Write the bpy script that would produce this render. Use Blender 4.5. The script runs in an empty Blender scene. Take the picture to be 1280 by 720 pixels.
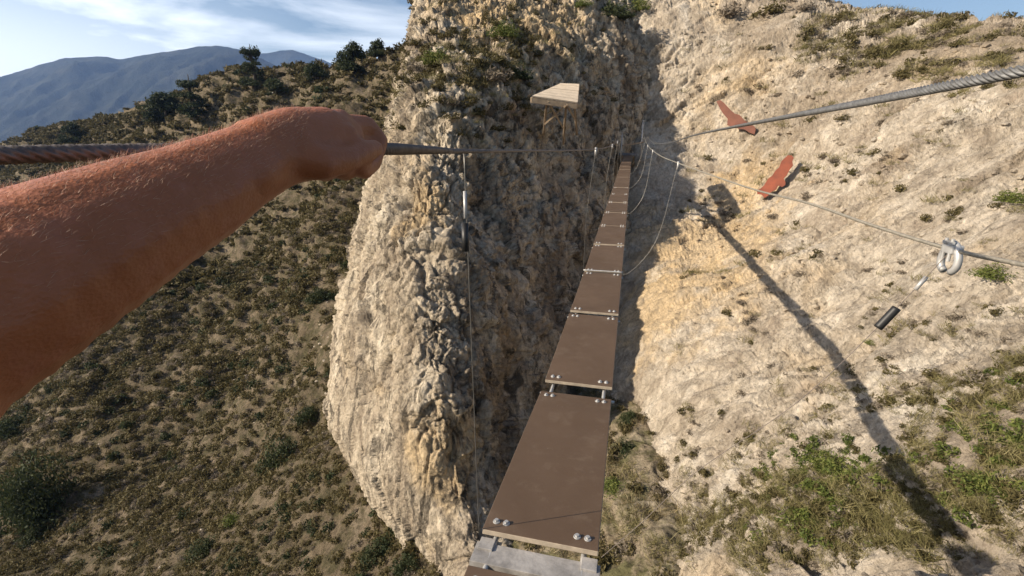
import bpy, bmesh, math, random
import numpy as np
from mathutils import Vector, Matrix

random.seed(7)
RNG = np.random.default_rng(7)
S = bpy.context.scene
C = S.collection
R = math.radians

# ------------------------------------------------------------------ camera frame
F = 590.0
PITCH = R(17.4)
cp, sp = math.cos(PITCH), math.sin(PITCH)
SUN_AZ, SUN_EL = R(75.5), R(29)          # direction the light travels towards (azimuth from +Y to +X)
L = np.array([math.sin(SUN_AZ) * math.cos(SUN_EL), math.cos(SUN_AZ) * math.cos(SUN_EL), -math.sin(SUN_EL)])


def at(px, py, zc):
    """point seen at a photo pixel, zc metres along the view axis"""
    px = np.asarray(px, float); py = np.asarray(py, float); zc = np.asarray(zc, float)
    x = (px - 640) / F
    y = -(py - 360) / F
    return np.stack([x * zc, (cp + y * sp) * zc, (-sp + y * cp) * zc], -1)


def proj(p):
    p = np.asarray(p, float)
    zc = p[..., 1] * cp - p[..., 2] * sp
    up = p[..., 1] * sp + p[..., 2] * cp
    return 640 + F * p[..., 0] / zc, 360 - F * up / zc, zc


# ------------------------------------------------------------------ numeric noise
_perm = np.random.default_rng(11).permutation(256)
_perm = np.concatenate([_perm, _perm, _perm])
_g = np.random.default_rng(12).normal(size=(256, 3))
_g /= np.linalg.norm(_g, axis=1)[:, None]


def perlin(p):
    sh = p.shape[:-1]
    p = p.reshape(-1, 3)
    i = np.floor(p).astype(np.int64)
    f = p - i
    i &= 255
    u = f * f * f * (f * (f * 6 - 15) + 10)
    out = 0
    for dx in (0, 1):
        for dy in (0, 1):
            for dz in (0, 1):
                h = _perm[_perm[_perm[i[:, 0] + dx] + i[:, 1] + dy] + i[:, 2] + dz]
                g = _g[h]
                d = g[:, 0] * (f[:, 0] - dx) + g[:, 1] * (f[:, 1] - dy) + g[:, 2] * (f[:, 2] - dz)
                w = (u[:, 0] if dx else 1 - u[:, 0]) * (u[:, 1] if dy else 1 - u[:, 1]) * (u[:, 2] if dz else 1 - u[:, 2])
                out = out + w * d
    return (out * 1.5).reshape(sh)


def fbm(p, o=4, g=.5, l=2.03):
    a, s = 1.0, 0
    for k in range(o):
        s = s + a * perlin(p + 17.3 * k)
        p = p * l
        a *= g
    return s


def ridged(p, o=3, g=.5):
    a, s = 1.0, 0
    for k in range(o):
        s = s + a * (1 - 2 * np.abs(perlin(p + 9.1 * k)))
        p = p * 2.1
        a *= g
    return s


_cj = np.random.default_rng(13).random((256, 3))


def cells(p):
    """cellular noise: (F1, F2, random value of the nearest cell)"""
    sh = p.shape[:-1]
    p = p.reshape(-1, 3)
    i = np.floor(p).astype(np.int64)
    f = p - i
    f1 = np.full(len(p), 9.0); f2 = np.full(len(p), 9.0); idv = np.zeros(len(p)); tilt = np.zeros(len(p))
    for dx in (-1, 0, 1):
        for dy in (-1, 0, 1):
            for dz in (-1, 0, 1):
                h = _perm[_perm[_perm[(i[:, 0] + dx) & 255] + ((i[:, 1] + dy) & 255)] + ((i[:, 2] + dz) & 255)]
                j = _cj[h]
                d = (dx + j[:, 0] - f[:, 0]) ** 2 + (dy + j[:, 1] - f[:, 1]) ** 2 + (dz + j[:, 2] - f[:, 2]) ** 2
                m = d < f1
                f2 = np.where(m, f1, np.minimum(f2, d))
                idv = np.where(m, j[:, 0], idv)
                gg = _g[h]
                tilt = np.where(m, gg[:, 0] * (f[:, 0] - dx - j[:, 0]) + gg[:, 1] * (f[:, 1] - dy - j[:, 1]) + gg[:, 2] * (f[:, 2] - dz - j[:, 2]), tilt)
                f1 = np.where(m, d, f1)
    return np.sqrt(f1).reshape(sh), np.sqrt(f2).reshape(sh), idv.reshape(sh), tilt.reshape(sh)


# ------------------------------------------------------------------ inverse-depth thin plate surface
class Surf:
    def __init__(self, pts, lam=2e-4):
        a = np.array(pts, float)
        self.c = a[:, :2] / 400.0
        v = 1 / a[:, 2]
        n = len(a)
        K = self._k(self.c, self.c) + lam * np.eye(n)
        Q = np.concatenate([np.ones((n, 1)), self.c], 1)
        A = np.zeros((n + 3, n + 3))
        A[:n, :n] = K; A[:n, n:] = Q; A[n:, :n] = Q.T
        self.w = np.linalg.solve(A, np.concatenate([v, np.zeros(3)]))

    @staticmethod
    def _k(a, b):
        d2 = ((a[:, None, :] - b[None, :, :]) ** 2).sum(-1)
        return .5 * d2 * np.log(d2 + 1e-12)

    def zc(self, px, py, lo=1.5, hi=900):
        sh = np.shape(px)
        q = np.stack([np.ravel(px), np.ravel(py)], -1) / 400.0
        out = np.empty(len(q))
        for k in range(0, len(q), 60000):
            s = q[k:k + 60000]
            out[k:k + 60000] = self._k(s, self.c) @ self.w[:-3] + self.w[-3] + s @ self.w[-2:]
        return (1 / np.clip(out, 1 / hi, 1 / lo)).reshape(sh)


# ------------------------------------------------------------------ mesh helpers
def new_obj(name, me, mat=None, parent=None):
    o = bpy.data.objects.new(name, me)
    C.objects.link(o)
    if mat is not None and me is not None:
        me.materials.append(mat)
    if parent is not None:
        o.parent = parent
    return o


def raw_mesh(name, v, faces, k, smooth=True):
    """fast mesh: v (n,3), faces (m,k)"""
    me = bpy.data.meshes.new(name)
    v = np.ascontiguousarray(v, np.float32); faces = np.ascontiguousarray(faces, np.int32)
    me.vertices.add(len(v)); me.vertices.foreach_set('co', v.ravel())
    me.loops.add(faces.size); me.loops.foreach_set('vertex_index', faces.ravel())
    me.polygons.add(len(faces))
    me.polygons.foreach_set('loop_start', np.arange(0, faces.size, k, dtype=np.int32))
    me.polygons.foreach_set('use_smooth', np.full(len(faces), smooth))
    me.update(calc_edges=True)
    me.validate()
    return me


def grid_mesh(name, P, flip=False):
    r, c = P.shape[:2]
    idx = np.arange(r * c).reshape(r, c)
    f = np.stack([idx[:-1, :-1], idx[1:, :-1], idx[1:, 1:], idx[:-1, 1:]], -1).reshape(-1, 4)
    if flip:
        f = f[:, ::-1]
    return raw_mesh(name, P.reshape(-1, 3), f, 4)


def grid_normals(P):
    du = np.gradient(P, axis=1); dv = np.gradient(P, axis=0)
    n = np.cross(dv, du)
    n /= np.linalg.norm(n, axis=-1)[..., None] + 1e-9
    # face the camera side
    s = np.sign((n * P).sum(-1))
    return n * -np.where(s == 0, 1, s)[..., None]


class MB:
    """collects solids into one mesh"""
    def __init__(self):
        self.v = []; self.f = []; self.n = 0

    def add(self, v, f):
        self.v += [tuple(map(float, q)) for q in v]
        self.f += [tuple(i + self.n for i in q) for q in f]
        self.n += len(v)

    def hexa(self, p):      # 8 points: bottom 4, top 4
        self.add(p, [(3, 2, 1, 0), (4, 5, 6, 7), (0, 1, 5, 4), (1, 2, 6, 5), (2, 3, 7, 6), (3, 0, 4, 7)])

    def box(self, c, ex, ey, ez):
        c = np.array(c); ex, ey, ez = map(np.array, (ex, ey, ez))
        self.hexa([c - ex - ey - ez, c + ex - ey - ez, c + ex + ey - ez, c - ex + ey - ez,
                   c - ex - ey + ez, c + ex - ey + ez, c + ex + ey + ez, c - ex + ey + ez])

    def beam(self, a, b, w, h, up=(0, 0, 1)):
        a = np.array(a, float); b = np.array(b, float)
        d = b - a; ln = np.linalg.norm(d); d /= ln
        s = np.cross(d, up); s /= np.linalg.norm(s)
        u = np.cross(s, d)
        self.box((a + b) / 2, d * ln / 2, s * w / 2, u * h / 2)

    def tube(self, pts, r, n=8, cap=True, lobes=0, twist=0., lob=.14):
        pts = np.array(pts, float)
        m = len(pts)
        r = np.full(m, r) if np.ndim(r) == 0 else np.array(r)
        t = np.gradient(pts, axis=0); t /= np.linalg.norm(t, axis=1)[:, None]
        up = np.array([0, 0, 1.0]) if abs(t[0][2]) < .9 else np.array([1.0, 0, 0])
        ln = np.concatenate([[0], np.cumsum(np.linalg.norm(np.diff(pts, axis=0), axis=1))])
        th = np.arange(n) / n * 2 * math.pi
        vs = []
        a = np.cross(t[0], up); a /= np.linalg.norm(a)
        for i in range(m):
            a = a - t[i] * (a @ t[i]); a /= np.linalg.norm(a)
            b = np.cross(t[i], a)
            rr = r[i] * (1 + (lob * np.abs(np.cos(lobes / 2 * (th - twist * ln[i]))) * 2 - lob if lobes else 0))
            vs.append(pts[i] + a * (np.cos(th) * rr)[:, None] + b * (np.sin(th) * rr)[:, None])
        v = np.concatenate(vs)
        f = []
        for i in range(m - 1):
            for k in range(n):
                k2 = (k + 1) % n
                f.append((i * n + k, i * n + k2, (i + 1) * n + k2, (i + 1) * n + k))
        if cap:
            f.append(tuple(range(n - 1, -1, -1)))
            f.append(tuple((m - 1) * n + k for k in range(n)))
        self.add(v, f)

    def build(self, name, mat, parent=None, smooth=False, bevel=0):
        me = bpy.data.meshes.new(name)
        me.from_pydata(self.v, [], self.f)
        if smooth:
            me.polygons.foreach_set('use_smooth', [True] * len(me.polygons))
        me.update()
        o = new_obj(name, me, mat, parent)
        if bevel:
            b = o.modifiers.new('bevel', 'BEVEL'); b.width = bevel; b.segments = 2; b.limit_method = 'ANGLE'
        return o


def tag(o, label=None, cat=None, group=None, kind=None):
    if label: o['label'] = label
    if cat: o['category'] = cat
    if group: o['group'] = group
    if kind: o['kind'] = kind
    return o


def empty(name, loc=(0, 0, 0)):
    o = bpy.data.objects.new(name, None)
    o.location = loc
    C.objects.link(o)
    return o


def catmull(pts, n):
    """smooth path through points, n samples per span"""
    P = np.array(pts, float)
    P = np.concatenate([[2 * P[0] - P[1]], P, [2 * P[-1] - P[-2]]])
    out = []
    for i in range(1, len(P) - 2):
        p0, p1, p2, p3 = P[i - 1:i + 3]
        d = [max(np.linalg.norm(b - a), 1e-6) ** .5 for a, b in ((p0, p1), (p1, p2), (p2, p3))]
        m1 = (p2 - p1) + d[1] * ((p1 - p0) / d[0] - (p2 - p0) / (d[0] + d[1]))
        m2 = (p2 - p1) + d[1] * ((p3 - p2) / d[2] - (p3 - p1) / (d[1] + d[2]))
        for t in np.linspace(0, 1, n, endpoint=False):
            out.append((2 * t**3 - 3 * t**2 + 1) * p1 + (t**3 - 2 * t**2 + t) * m1 + (-2 * t**3 + 3 * t**2) * p2 + (t**3 - t**2) * m2)
    out.append(P[-2])
    return np.array(out)


# ------------------------------------------------------------------ materials
class NT:
    def __init__(self, name):
        self.m = bpy.data.materials.new(name)
        self.m.use_nodes = True
        self.t = self.m.node_tree
        self.b = self.t.nodes['Principled BSDF']
        tc = self.t.nodes.new('ShaderNodeTexCoord')
        self.obj = tc.outputs['Object']

    def n(self, t, **kw):
        nd = self.t.nodes.new('ShaderNode' + t)
        for k, v in kw.items():
            setattr(nd, k, v)
        return nd

    def link(self, a, b):
        self.t.links.new(a, b)

    def mapping(self, vec, scale=(1, 1, 1), rot=(0, 0, 0)):
        m = self.n('Mapping')
        m.inputs['Scale'].default_value = scale
        m.inputs['Rotation'].default_value = rot
        self.link(vec, m.inputs['Vector'])
        return m.outputs[0]

    def noise(self, vec, s, d=4, r=.55, dist=0):
        q = self.n('TexNoise')
        q.inputs['Scale'].default_value = s; q.inputs['Detail'].default_value = d
        q.inputs['Roughness'].default_value = r; q.inputs['Distortion'].default_value = dist
        self.link(vec, q.inputs['Vector'])
        return q.outputs['Fac']

    def voro(self, vec, s, feature='F1', out='Distance'):
        q = self.n('TexVoronoi', feature=feature)
        q.inputs['Scale'].default_value = s
        self.link(vec, q.inputs['Vector'])
        return q.outputs[out]

    def ramp(self, fac, stops, mode='LINEAR'):
        q = self.n('ValToRGB')
        q.color_ramp.interpolation = mode
        e = q.color_ramp.elements
        while len(e) > 1: e.remove(e[-1])
        for i, (p, c) in enumerate(stops):
            el = e[0] if i == 0 else e.new(p)
            el.position = p
            el.color = (c, c, c, 1) if np.ndim(c) == 0 else (*c, 1)
        self.link(fac, q.inputs[0])
        return q.outputs[0]

    def mix(self, fac, a, b, mode='MIX'):
        q = self.n('Mix', data_type='RGBA', blend_type=mode)
        for sck, val in ((q.inputs[0], fac), (q.inputs[6], a), (q.inputs[7], b)):
            if hasattr(val, 'links'): self.link(val, sck)
            elif np.ndim(val) == 0: sck.default_value = val
            else: sck.default_value = (*val, 1)
        return q.outputs[2]

    def math(self, op, a, b=0.0):
        q = self.n('Math', operation=op)
        for sck, val in ((q.inputs[0], a), (q.inputs[1], b)):
            if hasattr(val, 'links'): self.link(val, sck)
            else: sck.default_value = val
        return q.outputs[0]

    def color(self, c):
        if hasattr(c, 'links'): self.link(c, self.b.inputs['Base Color'])
        else: self.b.inputs['Base Color'].default_value = (*c, 1)

    def rough(self, r, metal=0, spec=None):
        if hasattr(r, 'links'): self.link(r, self.b.inputs['Roughness'])
        else: self.b.inputs['Roughness'].default_value = r
        self.b.inputs['Metallic'].default_value = metal
        if spec is not None: self.b.inputs['Specular IOR Level'].default_value = spec

    def bump(self, h, strength=.5, dist=.05, prev=None):
        q = self.n('Bump')
        q.inputs['Strength'].default_value = strength; q.inputs['Distance'].default_value = dist
        self.link(h, q.inputs['Height'])
        if prev: self.link(prev, q.inputs['Normal'])
        self.link(q.outputs[0], self.b.inputs['Normal'])
        return q.outputs[0]


def rock_mat(name, cols, ochre, dark, streak_rot=(0, 0, 0), streak=(1, 1, 1), dark_amt=.5, oc_amt=.7, spots=(), oc_at=(.47, .62), spk=1.0):
    m = NT(name)
    v = m.obj
    sv = m.mapping(v, streak, streak_rot)
    base = m.ramp(m.noise(sv, .55, 8, .62, .4), [(.3, cols[0]), (.45, cols[1]), (.56, cols[2]), (.7, cols[3])])
    oc = m.ramp(m.noise(v, .17, 5, .6, .6), [(oc_at[0], 0.0), (oc_at[1], 1.0)])
    base = m.mix(m.math('MULTIPLY', oc, oc_amt), base, ochre)
    for c, rad, colr in spots:                                     # iron-stained or earthy patches of the ground itself
        vm = m.n('VectorMath', operation='DISTANCE')
        m.link(v, vm.inputs[0]); vm.inputs[1].default_value = tuple(c)
        fall = m.math('SUBTRACT', 1.0, m.math('DIVIDE', vm.outputs['Value'], rad))
        fall = m.math('ADD', fall, m.math('MULTIPLY', m.math('SUBTRACT', m.noise(v, .9, 6, .65), .5), 2.2))
        base = m.mix(m.math('MULTIPLY', m.ramp(fall, [(.0, 0.0), (.5, 1.0)]), .72), base, colr)
    # grey-brown lichen and water stains
    st = m.ramp(m.noise(sv, 1.3, 10, .74, .8), [(.49, 0.0), (.6, 1.0)])
    base = m.mix(m.math('MULTIPLY', st, dark_amt), base, dark)
    # crumb-sized speckle of broken faces
    sk = m.ramp(m.noise(sv, 7, 8, .75), [(.32, .36), (.47, .9), (.6, 1.12), (.72, 1.3)])
    base = m.mix(spk, base, sk, 'MULTIPLY')
    cr = m.ramp(m.voro(m.mapping(v, (1, 1, .8)), 5.5, 'F1', 'Color'), [(0, .72), (.5, 1.0), (1, 1.22)])
    base = m.mix(.7, base, cr, 'MULTIPLY')
    m.color(base)
    m.rough(.92, 0, .15)
    b1 = m.bump(m.noise(sv, 5, 10, .72, .5), .9, .22)
    b2 = m.bump(m.voro(v, 9, 'F1'), .5, .06, b1)
    m.bump(m.noise(v, 30, 5, .7), .5, .03, b2)
    return m.m


M = {}
OCH, SOILC = (.63, .46, .26), (.33, .265, .195)
M['pillar'] = rock_mat('pillar_rock', [(.23, .18, .13), (.43, .35, .255), (.58, .485, .36), (.72, .62, .48)],
                       OCH, (.060, .050, .039), (R(4), R(-6), 0), (1.4, 1.4, .55), .85, .68,
                       [(at(640, 10, 27.5), 5, OCH), (at(520, 260, 16), 1.5, OCH), (at(560, 560, 13), 1.5, OCH), (at(600, 30, 26), 2.0, OCH)], (.53, .68), .8)
M['wall'] = rock_mat('limestone', [(.33, .265, .20), (.48, .405, .315), (.58, .50, .40), (.67, .60, .50)],
                     OCH, (.22, .18, .135), (R(25), R(30), R(-20)), (1.5, 1.3, .6), .55, .6,
                     [(at(880, 320, 22), 4.5, OCH), (at(850, 400, 18.5), 3.4, OCH), (at(960, 250, 25), 3.5, OCH),
                      (at(1010, 150, 23.5), 3.5, SOILC), (at(1180, 60, 21), 4.5, SOILC), (at(960, 40, 29), 4, SOILC), (at(1240, 90, 18), 3, SOILC), (at(1050, 640, 6.8), 1.1, SOILC), (at(1240, 540, 5.6), 1.1, SOILC)], (.54, .68), .62)


def soil_mat(name, a, b, c, g):
    m = NT(name)
    v = m.obj
    base = m.ramp(m.noise(v, .35, 8, .65), [(.3, a), (.5, b), (.68, c)])
    base = m.mix(m.ramp(m.noise(v, 1.3, 8, .7), [(.46, 0.0), (.58, .85)]), base, g)
    base = m.mix(1.0, base, m.ramp(m.noise(v, 6, 8, .75), [(.32, .45), (.5, 1.0), (.7, 1.35)]), 'MULTIPLY')
    m.color(base)
    m.rough(.95, 0, .1)
    b1 = m.bump(m.noise(v, 2.2, 10, .7), 1, .3)
    m.bump(m.noise(v, 12, 6, .7), .7, .08, b1)
    return m.m


M['soil'] = soil_mat('scrub_soil', (.10, .078, .05), (.155, .12, .078), (.24, .19, .135), (.07, .062, .032))
M['gully'] = soil_mat('gully_soil', (.20, .155, .10), (.30, .24, .165), (.40, .34, .25), (.12, .115, .05))


def leaf_mat(name, c1, c2, c3, trans=.25):
    m = NT(name)
    oi = m.n('ObjectInfo')
    geo = m.n('NewGeometry')
    f = m.math('ADD', m.math('MULTIPLY', geo.outputs['Random Per Island'], .75), m.math('MULTIPLY', oi.outputs['Random'], .25))
    f = m.math('ADD', m.math('MULTIPLY', f, .6), m.math('MULTIPLY', m.noise(geo.outputs['Position'], .55, 3), .45))
    col = m.ramp(f, [(.25, c1), (.5, c2), (.78, c3)])
    m.color(col)
    m.rough(.7, 0, .2)
    tr = m.n('BsdfTranslucent')
    m.link(col, tr.inputs['Color'])
    mx = m.n('MixShader'); mx.inputs[0].default_value = trans
    m.link(m.b.outputs[0], mx.inputs[1]); m.link(tr.outputs[0], mx.inputs[2])
    out = m.t.nodes['Material Output']
    m.link(mx.outputs[0], out.inputs['Surface'])
    return m.m


M['olive'] = leaf_mat('olive_leaves', (.050, .044, .017), (.097, .080, .031), (.17, .137, .064))
M['darkleaf'] = leaf_mat('dark_leaves', (.022, .032, .014), (.040, .052, .022), (.075, .085, .035))
M['green'] = leaf_mat('green_leaves', (.055, .075, .018), (.11, .135, .03), (.20, .20, .06))
M['dry'] = leaf_mat('dry_grass', (.16, .12, .06), (.27, .21, .115), (.40, .34, .21))
M['drygreen'] = leaf_mat('dry_green_grass', (.12, .11, .04), (.2, .175, .075), (.32, .27, .14))
M['grey'] = leaf_mat('grey_twigs', (.11, .09, .065), (.19, .155, .115), (.29, .245, .19))


def plain(name, c, r=.6, metal=0, nz=None, bump=None):
    m = NT(name)
    if nz:
        m.color(m.mix(1.0, c, m.ramp(m.noise(m.obj, nz[0], 6, .65), [(.3, 1 - nz[1]), (.7, 1 + nz[1])]), 'MULTIPLY'))
    else:
        m.color(c)
    m.rough(r, metal)
    if bump:
        m.bump(m.noise(m.obj, bump[0], 4), bump[1], bump[2])
    return m.m


def plank_mat():
    m = NT('brown_plank')
    v = m.obj
    base = m.ramp(m.noise(v, 1.6, 6, .6), [(.3, (.084, .050, .027)), (.7, (.112, .069, .040))])
    base = m.mix(m.ramp(m.noise(v, 5.5, 10, .8), [(.52, 0.0), (.72, .34)]), base, (.22, .165, .115))   # dust
    base = m.mix(m.math('MULTIPLY', m.ramp(m.noise(v, 70, 3, .6), [(.66, 0.0), (.72, .6)]), m.ramp(m.noise(v, 1.2, 3), [(.5, 0.0), (.62, 1.0)])), base, (.45, .38, .30))         # scuffs
    m.color(base)
    m.rough(m.ramp(m.noise(v, 4, 5), [(.3, .45), (.7, .7)]))
    m.bump(m.noise(v, 260, 2), .25, .002)
    return m.m


M['plank'] = plank_mat()
M['plank_edge'] = plain('plank_edge', (.33, .27, .2), .8, 0, (20, .25))
M['steel'] = plain('galvanised_steel', (.40, .39, .375), .5, .35, (14, .25))
M['palerope'] = plain('pale_stranded_steel', (.27, .245, .2), .6, .3, (60, .3))
M['wire'] = plain('steel_wire', (.22, .205, .18), .45, .7, (30, .2))
M['rope'] = plain('stranded_steel', (.16, .157, .152), .5, .4, (90, .4))
M['oldrope'] = plain('weathered_steel', (.17, .14, .12), .55, .6, (60, .3))
M['worn'] = plain('worn_grey_steel', (.29, .27, .25), .75, .1, (7, .55), (60, .4, .004))
M['bark'] = plain('dark_bark', (.07, .055, .04), .9)
M['rubber'] = plain('black_rubber', (.014, .013, .012), .5, 0, (40, .3))
M['boards'] = plain('pale_boards', (.62, .50, .36), .75, 0, (3, .2))
M['timber'] = plain('dark_timber', (.28, .21, .14), .85, 0, (5, .3))
M['rust1'] = plain('rusty_sheet', (.15, .052, .03), .75, 0, (2.2, .3))
M['rust2'] = plain('red_rusty_sheet', (.19, .042, .016), .7, 0, (2.2, .35))
M['deckdark'] = plain('grey_deck', (.12, .12, .125), .8, 0, (6, .3))
M['shirt'] = plain('grey_shirt', (.08, .09, .11), .9)
M['trousers'] = plain('dark_trousers', (.05, .05, .055), .9)
M['shoes'] = plain('brown_shoes', (.1, .06, .045), .8)
M['helmet'] = plain('white_helmet', (.6, .6, .6), .35)


def skin_mat():
    m = NT('tanned_skin')
    v = m.obj
    c = m.ramp(m.noise(v, 14, 6, .6), [(.3, (.30, .095, .032)), (.7, (.38, .128, .048))])
    c = m.mix(m.ramp(m.noise(v, 45, 6, .7), [(.5, 0.0), (.72, .4)]), c, (.42, .16, .10))
    c = m.mix(m.ramp(m.noise(v, 160, 4, .7), [(.55, 0.0), (.75, .35)]), c, (.24, .08, .045))
    m.color(c)
    m.rough(.5, 0, .4)
    m.b.inputs['Subsurface Weight'].default_value = .06
    m.b.inputs['Subsurface Radius'].default_value = (.01, .004, .002)
    m.b.inputs['Subsurface Scale'].default_value = .5
    b = m.bump(m.noise(m.mapping(v, (1, .4, 1)), 90, 5, .7), .35, .004)
    m.bump(m.voro(v, 420, 'F1'), .25, .0012, b)
    return m.m


M['skin'] = skin_mat()
M['hair'] = plain('blond_arm_hair', (.55, .34, .22), .6)


def mount_mat():
    m = NT('mountain_forest')
    v = m.obj
    m.color(m.ramp(m.noise(v, .006, 9, .65), [(.35, (.014, .02, .016)), (.55, (.026, .03, .022)), (.7, (.05, .05, .038))]))
    m.rough(.95, 0, .1)
    m.bump(m.noise(v, .02, 8, .7), .8, 25)
    return m.m


M['mount'] = mount_mat()

# ------------------------------------------------------------------ rock displacement
def rotz(p, a):
    c, s = math.cos(a), math.sin(a)
    return np.stack([p[..., 0] * c - p[..., 1] * s, p[..., 0] * s + p[..., 1] * c, p[..., 2]], -1)


def rock_disp(p, st, big=1.0, mid=1.0, fine=1.0):
    """st: per-axis frequency multipliers in a frame where features are stretched"""
    q = p * np.array(st)
    w = np.stack([perlin(p * .7 + 31), perlin(p * .7 + 57), perlin(p * .7 + 83)], -1) * .16
    q = q + w
    d = big * (.75 * perlin(q * .21) + .30 * ridged(q * .45 + 5, 2))
    d = d + mid * .10 * fbm(q * 1.3 + 11, 3)
    # broken ledges and long fissures
    t = 2.6 * perlin(q * .36 + 21) + 1.1 * perlin(q * 1.1 + 5)
    fr_ = t - np.floor(t)
    d = d + mid * .17 * (np.floor(t) + np.clip((fr_ - .82) / .18, 0, 1))
    for o, sc, am in ((41, (.75, .75, .28), .30), (67, (.45, .9, .7), .24), (93, (1.5, 1.5, .8), .13)):
        n_ = perlin(q * np.array(sc) + o)
        d = d - mid * am * np.exp(-(n_ / .022) ** 2) * np.clip(.3 + 2 * perlin(q * .4 + o), 0, 1)
    rz = np.clip(.75 + 1.1 * fbm(q * .3 + 77, 2), .3, 1.5)
    fine = fine * rz
    for fr, am, kk in ((.55, .42, mid), (1.25, .22, mid), (2.9, .14, mid), (6.3, .07, fine), (14.0, .034, fine)):
        f1, f2, rid, tl = cells(q * fr + w * min(fr, 2) * .5 + 7 * fr)
        d = d + kk * am * (1.0 * tl + .5 * (rid - .5) - .16 * np.exp(-((f2 - f1) / .07) ** 2))
    d = d + fine * .02 * perlin(q * 23)
    return d


def steps(segs):
    out = []
    for a, b, s in segs:
        out.append(np.arange(a, b, s))
    return np.unique(np.concatenate(out))


# ================================================================== PILLAR
pil = Surf([
    (512, 0, 27.5), (600, 0, 28), (680, 0, 28.7), (740, 0, 30), (800, 0, 32), (860, 0, 33),
    (505, 60, 24), (560, 60, 23.3), (610, 60, 24), (660, 70, 24.8), (740, 60, 28), (800, 80, 30), (860, 80, 33),
    (480, 160, 21), (540, 150, 18.4), (585, 150, 18.9), (640, 140, 21.6), (700, 150, 24.4), (750, 150, 27), (800, 150, 30), (860, 160, 33),
    (455, 250, 18.8), (520, 240, 16.4), (578, 240, 17), (650, 240, 19.9), (592, 328, 15.7), (520, 300, 15.2), (720, 230, 23.5), (790, 230, 28), (860, 240, 31),
    (421, 400, 17.2), (500, 400, 14), (566, 410, 13.9), (640, 400, 16.5), (700, 400, 20), (770, 400, 23), (860, 400, 26),
    (405, 500, 17), (500, 520, 13.1), (580, 540, 13.0), (640, 560, 15), (700, 560, 18), (770, 540, 21), (860, 560, 24),
    (530, 720, 12.8), (600, 720, 11.2), (680, 720, 13.5), (760, 720, 16), (860, 720, 19),
    (512, -250, 44), (730, -250, 46), (860, -250, 48), (600, -90, 34), (700, -90, 35), (600, 920, 11.5), (700, 920, 11), (860, 920, 15)])
silh = np.array([(-260, 522), (-100, 516), (0, 512), (60, 509), (110, 498), (160, 481), (200, 470), (250, 455), (300, 441), (350, 432),
                 (400, 421), (450, 410), (500, 405), (540, 411), (580, 428), (640, 468), (720, 528), (860, 610), (930, 640)], float)
py = steps([(-260, -20, 5), (-20, 740, 1.15), (740, 931, 5)])
u = np.concatenate([np.linspace(0, 1, 330) ** 1.0])
lx = np.interp(py, silh[:, 0], silh[:, 1])
PX = lx[:, None] + (870 - lx[:, None]) * u[None, :]
PY = np.repeat(py[:, None], len(u), 1)
ZC = pil.zc(PX, PY)
base = at(PX, PY, ZC)
# round the left edge and wrap the rock round behind it
edge = np.clip((PX - lx[:, None]) / 34, 0, 1)
away = base / np.linalg.norm(base, axis=-1)[..., None]
base = base + away * (1.6 * (1 - np.sqrt(1 - (1 - edge) ** 2)))[..., None]
wrap = []
b0 = base[:, 0]; a0 = away[:, 0]
rt = np.array([1.0, 0.12, 0])
for d in (14, 10, 7, 4.6, 3, 2, 1.3, .8, .45, .2, .08):
    wrap.append(b0 + a0 * d + rt * (.018 * d * d + .03 * d))
base = np.concatenate([np.stack(wrap, 1), base], 1)
nrm = grid_normals(base)
nw = len(wrap)
for k in range(nw):                                            # steady outward normal on the hidden side
    t = (k + 1) / (nw + 1)
    nn = nrm[:, nw + 6] * t + np.array([-1.0, .2, 0]) * (1 - t)
    nrm[:, k] = nn / np.linalg.norm(nn, axis=-1)[..., None]
dd = rock_disp(rotz(base, .2), (1.1, 1.1, .72), .6, .8, 1.05)
xx, yy, _ = proj(base)
sx = np.interp(yy, silh[:, 0], silh[:, 1])
face = np.exp(-((np.maximum(np.abs(xx - sx - 50) - 40, 0) / 45) ** 2 + ((yy - 590) / 210) ** 2))        # the planed lower face
stri = ridged(np.stack([base[..., 0] * 3.4, base[..., 1] * 3.4, base[..., 2] * .35], -1), 2)
dd = dd * (1 - .72 * face) + .035 * stri * face - .15
pillar_P = base + nrm * dd[..., None]
pillar_o = tag(new_obj('rock_pillar', grid_mesh('rock_pillar', pillar_P), M['pillar']), kind='structure')

# ================================================================== RIGHT SLOPE
wal = Surf([
    (870, 240, 26.5), (900, 280, 23.3), (950, 330, 17.6), (1000, 380, 13.8), (1050, 430, 11.1), (1100, 500, 8.4), (1150, 580, 6.3), (1205, 655, 5.2),
    (1280, 25, 19), (1090, 10, 26), (1180, 18, 22.5), (1000, -10, 29), (900, -10, 31), (800, -10, 33), (860, 100, 29.5), (800, 160, 30), (790, 250, 27.5),
    (830, 340, 20.5), (800, 430, 17.7), (800, 500, 15.6), (850, 640, 11), (860, 720, 9), (1000, 720, 6.3), (1000, 560, 8.8),
    (1280, 350, 8.3), (1280, 720, 4.2), (1280, 150, 13), (1100, 150, 19), (1000, 150, 23.5), (1280, 550, 5.4), (1150, 300, 12),
    (1600, 300, 6), (1600, 800, 3), (1600, 100, 10.5), (1000, 900, 4.5), (1280, 900, 3.3), (760, 600, 15), (760, 400, 21), (860, 900, 6),
    (1900, 300, 5), (1900, 900, 2.4)])
crest = np.array([(690, -70), (740, -50), (860, -30), (950, -18), (1000, -8), (1040, 2), (1075, 9), (1140, 14), (1200, 18), (1280, 25), (1400, 42), (1600, 80), (1900, 150)], float)
px = steps([(690, 760, 3), (760, 1300, 1.25), (1300, 1500, 5), (1500, 1901, 12)])
v = np.concatenate([np.linspace(0, 1, 640)])
cy = np.interp(px, crest[:, 0], crest[:, 1])
PX = np.repeat(px[None, :], len(v), 0)
PY = cy[None, :] + (930 - cy[None, :]) * v[:, None]
PY[v < 0] = 0
ZC = wal.zc(PX, PY)
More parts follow.
